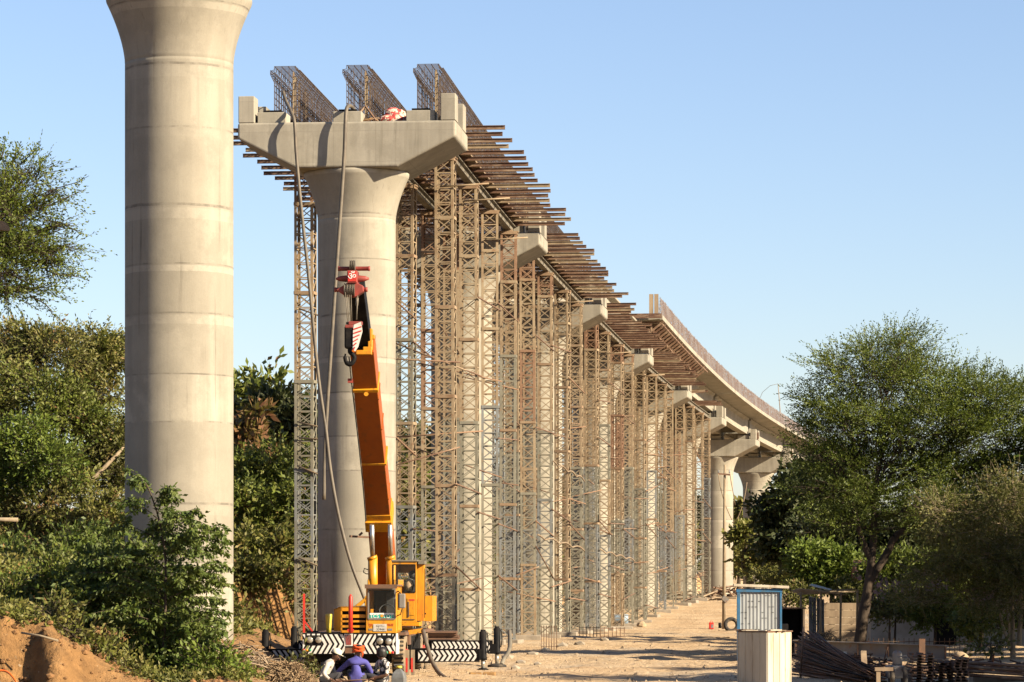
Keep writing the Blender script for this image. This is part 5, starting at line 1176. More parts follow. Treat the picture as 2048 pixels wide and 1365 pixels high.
for j, (px, w) in enumerate(((1906, .32), (1926, .36), (1946, .34), (1922, .3))):
    Y0 = 84; x = XP(px, Y0); g = G(x, Y0)
    mb = MB().lathe([(.02, 0), (w*.55, .015), (w*.68, .08), (w*.62, .15), (w*.35, .20), (w*.08, .215)], 14, (x, Y0+.12*(j % 2), g if j < 3 else g+.17), ax=Matrix.Rotation(.12*(j-1), 3, 'Y'), smooth=True)
    solo(mb, 'sack', 'sack', ('left tan sack beside the girder right end', 'middle tan sack beside the girder right end', 'right tan sack beside the girder right end', 'tan sack lying on top of the other sacks')[j], 'sack', 'tan sacks by the girder')
# tiled house behind the trees
Y0 = 118; x0, x1 = XP(1742, Y0), XP(2140, Y0); g = G(x0, Y0)-.1; t = thing('tiled_house', ((x0+x1)/2, Y0, g), 'low plastered house with red tiled roof behind the right trees', 'house')
mb = MB().bb((x0, Y0, g), (x1, Y0+4.5, 1.66)); build(mb, 'wall', 'plaster', t)
mb = MB(); nr = 9
for r_ in range(nr):
    y0, y1 = Y0-.55+2.9*r_/nr, Y0-.55+2.9*(r_+1)/nr; z0, z1 = 1.55+1.5*r_/nr, 1.55+1.5*(r_+1)/nr
    x = x0-.4
    while x < x1+.3:
        mb.prism([(x, y0-.03, z0+.05), (x+.10, y0-.03, z0+.085), (x+.21, y0-.03, z0+.05), (x+.21, y1, z1+.03), (x+.1, y1, z1+.06), (x, y1, z1+.03)][:3], (0, y1-y0+.05, z1-z0)); x += .215
mb.prism([(x0-.4, Y0-.55, 1.5), (x0-.4, Y0+2.35, 3.0), (x0-.4, Y0+5.2, 1.5)], (x1-x0+.8, 0, 0)); build(mb, 'roof', 'tile', t)
build(MB().bb((x0+2.3, Y0-.02, g), (x0+3.1, Y0+.001, 1.35)), 'door', 'black_paint', t); build(MB().bb((x0+5.2, Y0-.02, .6), (x0+5.9, Y0+.001, 1.3)), 'window', 'black_paint', t)
solo(MB().tube([P(1800, 1202, 100), P(1890, 1207, 100), P(1960, 1211, 100), P(2060, 1214, 100)], .012, 5), 'rope_line', 'timber', 'thin rope line strung across before the tiled house', 'rope')
x = XP(1835, 96); mb = MB()
for i in range(22): mb.bar((x-1.6+i*.15, 96, 0), (x-1.6+i*.15, 96, .55), .018, .018)
mb.bar((x-1.7, 96, .2), (x+1.65, 96, .2), .02, .02); mb.bar((x-1.7, 96, .45), (x+1.65, 96, .45), .02, .02); solo(mb, 'mesh_panel', 'joist_rust', 'low rusty mesh panel standing behind the steel girder', 'panel')
# utility pole and wires
Y0 = 172; b = P(1447.5, 1258, Y0); b.z = G(b.x, b.y); tp = P(1449.5, 930, Y0); t = thing('utility_pole', b, 'thin brown utility pole with short crossarm before the clear standing pier', 'utility pole')
build(MB().tube([b, (b+tp)/2, tp], [.10, .085, .06], 10), 'pole', 'pale_bark', t)
a_, b_ = P(1435.5, 948, Y0-.1), P(1460.5, 950, Y0-.1); build(MB().bar(a_, b_, .09, .09), 'crossarm', 'joist_rust', t)
for px in (1437, 1459): build(MB().lathe([(.03, 0), (.05, .05), (.03, .1), (.045, .14), (.02, .18)], 8, P(px, 947, Y0-.1)), 'insulator', 'corr', t)
w1 = [P(1436.5, 948, Y0-.2), P(1441, 975, Y0), P(1449, 1005, Y0+1), P(1459, 1030, Y0+2), P(1464, 1040, Y0+3)]; w2 = [P(1460, 949, Y0-.2), P(1463, 968, Y0), P(1467, 990, Y0)]; w3 = [P(1494, 965, Y0), P(1489, 995, Y0), P(1482, 1020, Y0), P(1474, 1038, Y0), P(1464, 1046, Y0)]
for w, lb in ((w1, 'wire drooping from the left arm of the utility pole'), (w2+[P(1470, 1010, Y0+1)], 'wire falling from the right arm of the utility pole'), (w3, 'pale cable sagging between the clear pier and the dark tree')): solo(MB().tube(smooth(w, 3), .022, 5), 'drooping_wire', 'timber', lb, 'wire')
c = P(1450, 1199, Y0-.2); R45 = Matrix.Rotation(math.radians(42), 3, 'Y'); solo(MB().box(c, (.30, .03, .22), R=R45).box(c+V((0, .03, 0)), (.36, .03, .28), R=R45), 'tilted_board', 'girder_grey', 'small tilted grey board tied to the utility pole', 'board')
# road side small things
p = gp(1423, 1259); mb = MB().bb((p.x-.13, p.y, p.z), (p.x+.12, p.y+.2, p.z+.36)); t = thing('red_can', p, 'red jerry can with pale label standing on the dirt road', 'can'); build(mb, 'body', 'red_paint', t, bevel=.02)
build(MB().bb((p.x-.02, p.y-.006, p.z+.07), (p.x+.10, p.y-.001, p.z+.25)), 'label_patch', 'corr', t); build(MB().tube([p+V((-.06, .1, .36)), p+V((-.06, .1, .43)), p+V((.06, .1, .43)), p+V((.06, .1, .36))], .015, 6), 'handle', 'red_paint', t)
p = gp(1440, 1258); solo(MB().lathe([(.09, 0), (.09, .26), (.05, .3)], 12, p), 'small_drum', 'black_paint', 'small dark drum right of the red jerry can', 'drum')
p = gp(1463, 1262); solo(MB().tube([p+V((.30*math.cos(a), .10*math.sin(a*1)+.1, .30+.30*math.sin(a))) for a in [i*math.pi/14 for i in range(29)]], .10, 10, caps=False), 'old_tyre', 'rubber', 'black tyre propped up beside the blue cabin', 'tyre')
for j, (px, py, w, r) in enumerate(((1452, 1265, .75, .3), (1447, 1282, .6, -.4), (1458, 1280, .5, .15), (1463, 1284, .4, .7))):
    p = gp(px, py); solo(MB().box(p+V((0, 0, .06+.02*j)), (w, .22, .03), R=Matrix.Rotation(r, 3, 'Z') @ Matrix.Rotation(.12, 3, 'Y')), 'loose_board', 'timber', ('flat board below the tyre by the cabin', 'left board in the small scrap pile by the road', 'middle board in the small scrap pile by the road', 'right board in the small scrap pile by the road')[j], 'board', 'boards beside the road')
p = gp(1242, 1251); solo(MB().lathe([(.28, 0), (.29, .02), (.28, .4), (.29, .42), (.28, .8)], 18, p+V((-.4, .3, .29)), ax=Matrix.Rotation(math.radians(90), 3, 'Y')), 'lying_drum', 'blue_sheet', 'pale blue drum lying at the foot of the towers', 'drum')
p = gp(1282, 1255); solo(MB().lathe([(.24, 0), (.28, .08), (.24, .2), (.12, .32), (.03, .36)], 9, p, smooth=False, ax=Matrix.Rotation(.2, 3, 'Y')), 'cement_bag', 'sack', 'slumped pale bag at the roadside below the towers', 'bag')
for j, (px, py, w, h) in enumerate(((1225, 1276, 1.0, .5), (1180, 1274, .9, .45), (1098, 1300, .5, .8))):
    p = gp(px, py); mb = MB()
    for i in range(7):
        x = p.x-w/2+w*i/6; mb.bar((x, p.y, p.z), (x, p.y, p.z+h), .02, .02); mb.bar((x, p.y+.4, p.z), (x, p.y+.4, p.z+h), .02, .02); mb.bar((x, p.y, p.z+h-.02), (x, p.y+.4, p.z+h-.02), .02, .02)
    for z in (.12, h-.05): mb.bar((p.x-w/2, p.y, p.z+z), (p.x+w/2, p.y, p.z+z), .02, .02)
    solo(mb, 'rebar_stool', 'joist_rust', ('small rebar frame at the road edge, farthest of three', 'small rebar frame at the road edge, middle of three', 'small rusty rebar frame at the road edge, nearest of three')[j], 'rebar frame', 'small rebar frames at the road edge')
for j, (px, py, s) in enumerate(((1015, 1318, .34), (1042, 1326, .28), (1065, 1312, .36), (1090, 1302, .3), (1125, 1296, .4), (1160, 1290, .36), (1030, 1338, .22), (1075, 1330, .2), (1210, 1282, .3))):
    p = gp(px, py); mb = MB(); bm = bmesh.new(); bmesh.ops.create_icosphere(bm, subdivisions=1, radius=s*.55)
    mb.add([p+V((v.co.x*random.uniform(.8, 1.4), v.co.y, v.co.z*random.uniform(.4, .8)+s*.12)) for v in bm.verts], [tuple(v.index for v in f.verts) for f in bm.faces]); bm.free()
    solo(mb, 'rubble_block', 'block', f'pale rubble block at the tower feet, {ORD[j]} one from the crane outwards', 'rubble', 'rubble blocks at the tower feet')
# gravel and twigs nobody could count
mb = MB()
for i in range(1500):
    y = random.choice([random.uniform(60, 90), random.uniform(88, 150)]); x = random.uniform(-4, 9)*y/85
    if x > cx(kof(y))+3 or y < 74:
        s = random.uniform(.012, .045)*(2.2 if random.random() < .05 else 1); z = G(x, y); a = random.random()*3
        mb.add([(x+s*math.cos(a), y+s*math.sin(a), z), (x+s*math.cos(a+2), y+s*math.sin(a+2), z), (x+s*math.cos(a+4), y+s*math.sin(a+4), z), (x, y, z+s*1.1)], [(0, 1, 3), (1, 2, 3), (2, 0, 3)])
build(mb, 'gravel', 'stone', kind='stuff')
twig_heap('twig_heap', 260, (XP(500, 67), 67.5), 1.1, .7, .35, .012, 'stone', 'pale grey heap of twigs and offcuts below the dirt slope', 'twig heap', .3)
for i_ in range(0): pass
twig_heap('straw_mound', 900, (XP(575, 65), 65.3), .50, .5, .42, .009, 'dry', 'tan mound of dry roots and straw left of the squatting people', 'straw mound', .22, .9)
mb = MB()
bmc = bmesh.new(); bmesh.ops.create_icosphere(bmc, subdivisions=1, radius=1); IV = [v.co.copy() for v in bmc.verts]; IF = [tuple(v.index for v in f.verts) for f in bmc.faces]; bmc.free()
for i in range(1500):
    x = random.uniform(-11, -5.2); y = random.uniform(57.2, 62); z = G(x, y); s_ = random.choice([.012, .018, .025, .035, .05, .07])*random.uniform(.7, 1.3)
    if i > 1150: y = random.uniform(60, 70); x = random.uniform(-7, -4.6)*y/62; z = G(x, y); s_ *= .6
    mb.add([(x+v.x*s_*random.uniform(.7, 1.3), y+v.y*s_, z+v.z*s_*random.uniform(.5, 1)+.2*s_) for v in IV], IF)
build(mb, 'clods', 'clod', kind='stuff')
a, b = gp(45, 1268), gp(116, 1283); solo(MB().tube([P(43, 1266, 58.7), P(80, 1272, 58.6), P(116, 1282, 58.5)], .022, 6), 'fallen_stick', 'pale_bark', 'pale stick stuck across the cut earth bank', 'stick')
solo(MB().tube(smooth([P(-15, 1341, 56.4), P(8, 1342, 56.4), P(22, 1350, 56.3), P(34, 1366, 56.2)]), .02, 8), 'orange_pipe', 'orange_pipe', 'orange plastic pipe curving out of the bank at bottom left', 'pipe')
solo(MB().tube([P(-40, 1039, 70), P(36, 1040, 70)], .045, 8), 'pale_pole', 'pale_bark', 'pale pole sticking in from the left edge among bushes', 'pole')
solo(MB().prism([P(-30, 438, 72), P(8, 443, 72), P(19, 456, 72), P(17, 462, 72), P(-30, 458, 72)], (0, .1, 0)), 'tan_board', 'ply', 'tan board end at the left edge against the acacia crown', 'board')

# ---------------------------------------------------------------- vegetation
NLEAF = [0]
def leaf_mesh(name, C, D, n, Ls, lw, mat, droop=0.0, spread=.5):
    """C sprig origins, D sprig directions: n rhombic leaves along each sprig"""
    S = len(C); t = (np.arange(n)+.5)/n
    Ln = Ls*RNG.uniform(.6, 1.3, (S, 1, 1))
    pos = C[:, None, :]+D[:, None, :]*t[None, :, None]*Ln
    pos[:, :, 2] -= droop*(t[None, :]**2)*Ln[:, :, 0]
    pos += RNG.normal(0, .02, pos.shape)
    a = RNG.normal(0, 1, pos.shape)*spread+D[:, None, :]*.7; a[..., 2] -= droop*.6
    a /= np.linalg.norm(a, axis=-1, keepdims=True)
    r = RNG.normal(0, 1, pos.shape); r[..., 2] *= .6; b = np.cross(a, r); b /= np.linalg.norm(b, axis=-1, keepdims=True)+1e-9
    l = lw[0]*RNG.uniform(.65, 1.35, pos.shape[:2])[..., None]; w = lw[1]*RNG.uniform(.7, 1.3, pos.shape[:2])[..., None]
    q_ = np.stack([pos, pos+a*l*.45+b*w*.5, pos+a*l, pos+a*l*.55-b*w*.5], 2).reshape(-1, 3); nq = len(q_)//4
    me = bpy.data.meshes.new(name); me.vertices.add(len(q_)); me.vertices.foreach_set('co', q_.ravel().astype(np.float32))
    me.loops.add(nq*4); me.loops.foreach_set('vertex_index', np.arange(nq*4)); me.polygons.add(nq); me.polygons.foreach_set('loop_start', np.arange(0, nq*4, 4)); me.update()
    me.materials.append(M[mat]); return me
def blob_sprigs(c, rx, ry, rz, n, up=.3, out=.8, flat=.75):
    """sprigs gathered in clumps through an uneven ellipsoid, with gaps between the clumps"""
    A = np.array([rx, ry, rz]); K = max(5, n//26)
    u = RNG.normal(0, 1, (K, 3)); u /= np.linalg.norm(u, axis=1, keepdims=True); rr = RNG.uniform(.1, 1, K)**(1/2.2)
    rr *= .86+.22*np.sin(u[:, 0]*5+c.x*3)*np.sin(u[:, 2]*4+c.z*2)
    wild = RNG.random(K) < .14; rr = np.where(wild, rr*RNG.uniform(1.05, 1.3, K), rr)
    cc = u*rr[:, None]; size = RNG.uniform(.5, 1.25, K)
    kk = RNG.choice(K, n, p=size/size.sum()); sg = float(np.clip(.21*(rx*ry*rz)**(1/3), .10, .42))
    off = RNG.normal(0, 1, (n, 3))*sg*np.array([1.15, 1.15, flat])*size[kk][:, None]
    p = cc[kk]*A+off+np.array(c)
    d = u[kk]*(out*.6+wild[kk]*.6)[:, None]+off/sg*.55+RNG.normal(0, .4, p.shape)+np.array([0, 0, up]); d /= np.linalg.norm(d, axis=1, keepdims=True); return p, d
def limb(mb, a, b, r0, r1, wob=.08, n=7, seg=7):
    pts = []; a, b = V(a), V(b); Lg = (b-a).length; ph = random.uniform(0, 6); ph2 = random.uniform(0, 6)
    for i in range(n):
        t = i/(n-1); e = math.sin(t*math.pi)
        pts.append(a+(b-a)*t+V((math.sin(t*5+ph), math.sin(t*4+ph2), .4*math.sin(t*6+ph)))*wob*Lg*e*.5)
    mb.tube(pts, [r0+(r1-r0)*i/(n-1) for i in range(n)], seg, caps=False); return pts
def tree(name, label, cat, group, blobs, Y, stem, mat, bark='bark', dens=330, nl=7, Ls=.42, lw=(.10, .045), up=.3, out=.8, gap=.25, depth=1.0, droop=0.0, r0=.16, twigs=26, spread=.5, base=None, dm=2.0, lm=1.4, flat=.75, lay=1.0):
    """blobs: (px, py, rx px, rz px[, dY]); stem: pixel polyline of the trunk or None"""
    sc = Y/F; Cs, Ds = [], []; bl = []
    for bb in blobs:
        dy = bb[4] if len(bb) > 4 else random.uniform(-.5, .5)*bb[2]*sc
        c = P(bb[0], bb[1], Y+dy); rx, rz = bb[2]*sc, bb[3]*sc*lay; ry = rx*depth; bl.append((c, rx, ry, rz))
        rx, ry, rz = rx*1.08, ry*1.08, rz*1.1; n = max(12, int(dm*dens*rx*rz)); p, d = blob_sprigs(c, rx, ry, rz, n, up, out, flat); Cs.append(p); Ds.append(d)
    Cs, Ds = np.concatenate(Cs), np.concatenate(Ds); lw = (lw[0]*lm, lw[1]*lm); NLEAF[0] += len(Cs)*nl
    if stem: pts = [P(*s, Y) for s in stem]
    else:
        b0 = bl[0][0]; bx_ = V((b0.x, Y, 0)); pts = [bx_, V(((bx_.x+b0.x)/2+.05, Y, (G(bx_.x, Y)+b0.z)/2)), b0]
    pts[0].z = G(pts[0].x, pts[0].y)-.15
    root = thing(name, pts[0], label, cat, group)
    mb = MB(); k = len(pts); mb.tube(smooth(pts, 3), [r0*(1-.62*i/((k-1)*3)) for i in range((k-1)*3+1)], 10, caps=False)
    fork = pts[-1]; allp = smooth(pts, 3)
    for (c, rx, ry, rz) in bl:
        st_ = min(allp[len(allp)//2:], key=lambda v: (v-c).length+max(0, v.z-c.z)*2)
        end = c+V((random.uniform(-.3, .3)*rx, random.uniform(-.3, .3)*ry, .3*rz)); lp_ = limb(mb, st_, end, r0*.22+.004, r0*.05+.003)
        for j in range(int(twigs*max(.3, min(1, rx)))):
            u = V((random.gauss(0, 1), random.gauss(0, 1), random.gauss(.2, .8))).normalized(); e2 = c+V((u.x*rx, u.y*ry, u.z*rz))*random.uniform(.7, 1.05)
            limb(mb, random.choice(lp_[2:]), e2, r0*.04+.006, .004, .12, 5, 4)
    for i in RNG.choice(len(Cs), min(len(Cs), 1400 if lm < 1.35 else 250), replace=False):
        p_ = V(Cs[i]); d_ = V(Ds[i]); mb.tube([p_-d_*.25*Ls, p_+d_*Ls*.9], [.006, .003], 3, caps=False)
    build(mb, 'trunk', bark, root); build(leaf_mesh('crown', Cs, Ds, nl, Ls, lw, mat, droop, spread), 'crown', mat, root)
    return root
# right
tree('acacia_tree', 'large feathery acacia tree with forked dark trunk on the right', 'tree', None,
     [(1778, 700, 92, 48), (1725, 745, 105, 55), (1668, 800, 62, 40), (1850, 765, 110, 55), (1945, 790, 95, 52), (2045, 815, 85, 60), (1655, 865, 62, 42), (1740, 850, 105, 52), (1850, 850, 110, 60), (1960, 880, 105, 60), (1690, 925, 85, 45), (1800, 935, 110, 50), (1625, 915, 45, 26), (1905, 950, 100, 55), (2010, 950, 70, 60), (1740, 1000, 90, 42), (1860, 1020, 90, 42), (1640, 985, 70, 34), (1700, 1045, 60, 30), (1950, 1010, 90, 45), (2060, 1040, 70, 50), (2060, 900, 60, 60)],
     97, [(1716, 1318), (1724, 1250), (1736, 1180), (1742, 1130), (1748, 1060), (1745, 990)], 'leaf_acacia', dens=330, nl=15, Ls=.62, lw=(.062, .022), up=.42, out=.95, gap=.48, r0=.20, twigs=46, dm=2.1, lm=1.3, spread=.33, flat=.45, lay=.74)
o = bpy.data.objects.get('acacia_tree'); mb = MB()
limb(mb, P(1736, 1172, 97), P(1790, 1075, 97), .13, .11, .05); limb(mb, P(1790, 1075, 97), P(1900, 985, 97.5), .11, .07, .06); limb(mb, P(1900, 985, 97.5), P(2000, 900, 98), .08, .03, .06); limb(mb, P(1742, 1120, 97), P(1695, 990, 96.8), .11, .05, .06); limb(mb, P(1695, 990, 96.8), P(1640, 890, 96.6), .05, .02, .06); limb(mb, P(1820, 1045, 97.2), P(1850, 880, 97.3), .07, .03, .06)
build(mb, 'branches', 'bark', o)
tree('slender_tree', 'slender pale-stemmed tree with light feathery leaves at right edge', 'tree', None,
     [(2010, 1010, 80, 55), (2045, 1090, 60, 60), (1945, 1055, 80, 48), (1985, 1130, 70, 45), (1890, 1030, 60, 38), (2040, 1180, 50, 40), (1905, 1110, 55, 38), (1855, 1150, 40, 24), (1830, 1205, 36, 18), (1960, 1205, 40, 24)],
     92, [(2026, 1292), (2024, 1220), (2020, 1140), (2010, 1050)], 'leaf_olive', 'pale_bark', flat=.6, spread=.35, dens=300, nl=12, Ls=.6, lw=(.07, .024), up=.1, out=.8, gap=.42, droop=.35, r0=.085, twigs=30, dm=2.4, lm=1.3)
o = bpy.data.objects.get('slender_tree'); mb = MB(); limb(mb, P(2038, 1292, 92.1), P(2040, 1120, 92.2), .075, .04, .04); limb(mb, P(2018, 1296, 91.8), P(1995, 1200, 91.6), .05, .025, .04); limb(mb, P(2020, 1296, 91.9), P(2012, 1210, 91.9), .03, .02, .04); build(mb, 'stems', 'pale_bark', o)
tree('dark_tree', 'dark broad-leaved tree hiding the pier beyond the clear one', 'tree', None,
     [(1590, 985, 45, 42), (1625, 1010, 62, 50), (1560, 1030, 38, 42), (1590, 1075, 60, 45), (1655, 1075, 60, 50), (1552, 1085, 35, 35), (1690, 1010, 45, 40), (1640, 960, 40, 36)],
     135, [(1600, 1250), (1602, 1170), (1600, 1080)], 'leaf_dark', dens=250, nl=6, Ls=.45, lw=(.20, .11), up=.1, gap=.15, r0=.22)
tree('bright_bush', 'bright green feathery bush below the dark tree, left of the big trunk', 'bush', None,
     [(1620, 1115, 40, 30), (1665, 1130, 40, 34), (1595, 1145, 28, 24), (1700, 1150, 28, 28), (1640, 1160, 40, 18)], 122, None, 'leaf_fresh', dens=330, nl=7, Ls=.4, lw=(.12, .055), gap=.15, r0=.07)
tree('crooked_tree', 'small crooked tree with bent bare stems above the blue cabin roof', 'tree', None,
     [(1500, 1065, 24, 20), (1530, 1105, 30, 35), (1478, 1075, 14, 22), (1515, 1140, 26, 24), (1545, 1150, 22, 22), (1485, 1115, 10, 12)], 150, [(1508, 1225), (1500, 1165), (1488, 1130), (1490, 1095), (1500, 1070)], 'leaf_bush', dens=210, nl=6, Ls=.4, lw=(.17, .09), gap=.35, r0=.22)
tree('bushy_tree', 'round green tree seen in the gap beside clear standing pier', 'tree', None, [(1478, 1040, 24, 40), (1490, 1090, 26, 40), (1470, 1110, 20, 30)], 300, None, 'leaf_bush', dens=24, nl=6, Ls=.9, lw=(.45, .25), gap=.05, r0=.2)
for j, (px, w) in enumerate(((1562, .5), (1585, .35))):
    pass
TH = [((1660, 1060, 60, 60), (1690, 1120, 50, 50)), ((1750, 1075, 70, 50), (1765, 1140, 60, 50)), ((1835, 1065, 70, 55), (1850, 1140, 60, 50)), ((1920, 1075, 70, 60), (1930, 1150, 60, 50)), ((2000, 1050, 70, 70), (2010, 1150, 60, 60)), ((2070, 1040, 60, 80), (2070, 1150, 50, 60))]
for bl, lb in zip(TH, ('dark tree left of the big trunk, in the thicket behind the yard', 'dark tree straight behind the big trunk fork in the thicket', 'dark thicket tree right of the big trunk, above the roof', 'dark thicket tree above the middle of the tiled roof', 'dark thicket tree behind the slender tree', 'dark thicket tree cut by the right frame edge')):
    tree('thicket_tree', lb, 'tree', 'dark trees of the thicket behind the yard', list(bl), 127, None, 'leaf_dark', dens=190, nl=7, Ls=.5, lw=(.14, .065), gap=.1, r0=.14, twigs=10)
# palm-like pale fronds by the cabin
mb = MB(); C = []; D = []
for j in range(14):
    a = j*2*math.pi/14; b = P(1548, 1172, 128)
    for i in range(14): C.append(tuple(b+V((math.cos(a)*.1*i, math.sin(a)*.06*i, .11*i-.0065*i*i)))); D.append((math.cos(a)*.4, random.gauss(0, .3), .2+random.gauss(0, .4)))
t = thing('palm', (P(1548, 1172, 128).x, 128, G(P(1548, 1172, 128).x, 128)), 'small palm with pale fronds behind the blue cabin', 'palm'); D = np.array(D); D /= np.linalg.norm(D, axis=1, keepdims=True)
build(leaf_mesh('fronds', np.array(C), D, 4, .45, (.34, .03), 'leaf_olive', .3), 'fronds', 'leaf_olive', t); b = P(1548, 1172, 128); build(MB().tube([(b.x, 128, G(b.x, 128)), b], [.09, .07], 8), 'trunk', 'bark', t)
# undergrowth behind the yard
YG = [(1700, 1190, 50, 30, 113), (1790, 1210, 60, 40, 110), (1870, 1220, 60, 40, 109), (1960, 1240, 60, 36, 106), (1780, 1130, 60, 50, 113), (1870, 1110, 60, 40, 113), (1960, 1160, 60, 50, 112), (2050, 1160, 60, 60, 112), (1980, 1290, 30, 14, 90), (1600, 1195, 40, 22, 112)]
YL = ['low leafy bush left of the big trunk, under the canopy poles', 'shaded bush in front of the tiled house left part', 'shaded bush in front of the house door', 'low bush right of the shaded wall, near the slender tree', 'dark shrub against the roof just right of the big trunk', 'dark shrub against the middle of the tiled roof', 'olive shrub against the right of the tiled roof', 'shrub at the right frame edge behind the slender tree', 'low weeds right of the tan sacks', 'leafy bush between cabin and corrugated sheets']
for (px, py, rx, rz, Y), lb in zip(YG, YL):
    tree('shrub', lb, 'shrub', 'shrubs around the yard', [(px, py, rx*.7, rz*.7), (px+rx*.5, py+rz*.3, rx*.5, rz*.5), (px-rx*.5, py+rz*.2, rx*.5, rz*.6)], Y, None, random.choice(['leaf_bush', 'leaf_olive', 'leaf_acacia']), dens=210, nl=6, Ls=.4, lw=(.11, .05), gap=.35, r0=.05, twigs=14)
# tall trees off to the right whose shadows reach the yard and the road
for X, Y, H_, R_, lb in ((16.8, 64.5, 8.5, 3.0, 'spreading tree just outside the right edge, beside the bar stack'), (25, 113, 9.5, 4.3, 'tall spreading tree outside the right edge, shading the tiled house'), (19.5, 96, 9, 3.6, 'tall spreading tree outside the right edge, beside the slender tree'), (21.5, 73, 9, 4.2, 'tall spreading tree outside the right edge, nearest'), (24, 84, 9.5, 4.0, 'tall spreading tree outside the right edge, second'), (25, 103, 9, 4.2, 'tall spreading tree outside the right edge, third'), (30, 130, 10, 4.5, 'tall spreading tree outside the right edge, fourth'), (36, 160, 10, 4.5, 'tall spreading tree outside the right edge, fifth')):
    s = F/Y; px = CX+X*s; zy = lambda z: HY-(z-EYE)*s
    tree('spreading_tree', lb, 'tree', 'trees beyond the right edge', [(px, zy(H_-2), R_*s*.8, 1.7*s), (px+R_*.5*s, zy(H_-3.5), R_*.6*s, 1.6*s), (px-R_*.5*s, zy(H_-3.6), R_*.6*s, 1.5*s), (px, zy(H_-5), R_*.7*s, 1.5*s), (px-.3*R_*s, zy(2.4), R_*.5*s, 1.1*s)], Y, [(px, zy(0)), (px+.2*s, zy(2.5)), (px, zy(H_-3))], 'leaf_acacia', dens=120, nl=6, Ls=.7, lw=(.20, .10), gap=.2, r0=.25, twigs=8)
# left foreground: acacia, bushes, sapling
tree('leaning_acacia', 'feathery acacia leaning in from the upper left edge against the sky', 'tree', None,
     [(15, 385, 70, 42), (60, 345, 34, 24), (30, 440, 75, 34), (70, 500, 62, 34), (0, 520, 80, 50), (110, 525, 30, 14), (20, 590, 50, 24), (-60, 450, 70, 110), (105, 385, 36, 12), (60, 580, 40, 16), (20, 430, 80, 50), (10, 560, 75, 45), (120, 450, 40, 10), (125, 495, 42, 9)], 78,
     [(-190, 1200), (-180, 900), (-130, 650), (-60, 520)], 'leaf_acacia', dens=240, nl=11, Ls=.75, lw=(.07, .03), up=.18, out=1.3, gap=.55, r0=.2, twigs=44, dm=1.7, lm=1.25, spread=.35, flat=.5)
o = bpy.data.objects.get('leaning_acacia'); C = []; D = []; mb = MB()
for (a, b) in (((60, 400), (178, 352)), ((80, 420), (172, 378)), ((70, 470), (158, 430)), ((80, 500), (172, 500)), ((90, 540), (178, 562)), ((60, 560), (150, 548)), ((40, 330), (78, 292)), ((20, 330), (45, 288)), ((0, 320), (12, 280)), ((70, 360), (92, 310)), ((90, 440), (160, 462)), ((60, 590), (120, 640))):
    p, q_ = P(*a, 78), P(*b, 78+random.uniform(-.5, .5)); pts = limb(mb, p, q_, .02, .005, .15, 8, 5)
    for i in range(26):
        t_ = random.random(); j = min(6, int(t_*7)); c = pts[j]+(pts[j+1]-pts[j])*(t_*7-j); C.append(tuple(c)); D.append(tuple(((q_-p).normalized()*.5+V((random.gauss(0, .6), random.gauss(0, .6), random.gauss(.1, .6)))).normalized()))
build(mb, 'twigs', 'bark', o); build(leaf_mesh('sprays', np.array(C), np.array(D), 5, .16, (.07, .034), 'leaf_acacia'), 'sprays', 'leaf_acacia', o)
LB = [([(40, 690, 75, 42), (110, 705, 60, 40), (20, 760, 60, 40)], 86, 'leaf_bush', 'olive bush crown at the left edge, topmost below the acacia'),
      ([(175, 705, 55, 50), (225, 720, 40, 55), (195, 780, 60, 45)], 88, 'leaf_bush', 'tall bush touching the near pier at mid height, olive and brown'),
      ([(90, 800, 75, 50), (150, 840, 60, 45)], 84, 'leaf_hill', 'bush with brown dead leaves left of the near pier, middle band'),
      ([(215, 870, 50, 60), (180, 930, 60, 50), (235, 950, 34, 50)], 85, 'leaf_olive', 'pale flowering bush beside the near pier'),
      ([(30, 880, 70, 45), (80, 930, 70, 45), (10, 960, 60, 50)], 80, 'leaf_fresh', 'fresh green bush at the left edge, middle height'),
      ([(130, 1010, 70, 42), (205, 1040, 55, 48), (60, 1040, 70, 40)], 80, 'leaf_bush', 'dull olive bush band above the earth bank'),
      ([(50, 1120, 80, 34), (140, 1110, 70, 45), (220, 1120, 60, 50)], 76, 'leaf_sapling', 'dark leafy bush just above the earth bank'),
      ([(20, 1180, 60, 20), (90, 1180, 60, 18), (170, 1170, 60, 30)], 66, 'leaf_fresh', 'low green weeds on top of the earth bank'),
      ([(240, 1200, 60, 45), (200, 1260, 44, 40), (290, 1260, 60, 50)], 66, 'leaf_sapling', 'dark shaded bush at the foot of the sapling, upper'),
      ([(150, 1195, 70, 45), (235, 1150, 60, 50), (300, 1150, 50, 60), (330, 1230, 60, 60), (370, 1290, 50, 40)], 62.8, 'leaf_sapling', 'broad leafy bush around the sapling stem before the near pier'),
      ([(120, 1150, 50, 34), (190, 1200, 50, 30), (60, 1165, 50, 24)], 64, 'leaf_hill', 'yellow-green bush on the bank left of the sapling'),
      ([(140, 1265, 40, 22), (190, 1310, 44, 24), (245, 1335, 40, 24), (90, 1225, 40, 16)], 60.3, 'leaf_bush', 'straggly dusty bush hanging over the cut earth bank'),
      ([(270, 1320, 60, 40), (340, 1310, 60, 45), (220, 1310, 34, 26)], 62, 'leaf_sapling', 'low leafy bush at the sapling foot, lower'),
      ([(420, 1320, 40, 26), (380, 1345, 50, 22), (460, 1345, 34, 16)], 61, 'leaf_fresh', 'low green bush in the bottom middle left'),
      ([(-40, 800, 60, 90), (-40, 1000, 60, 90)], 84, 'leaf_bush', 'bush at the left frame edge, mostly outside it')]
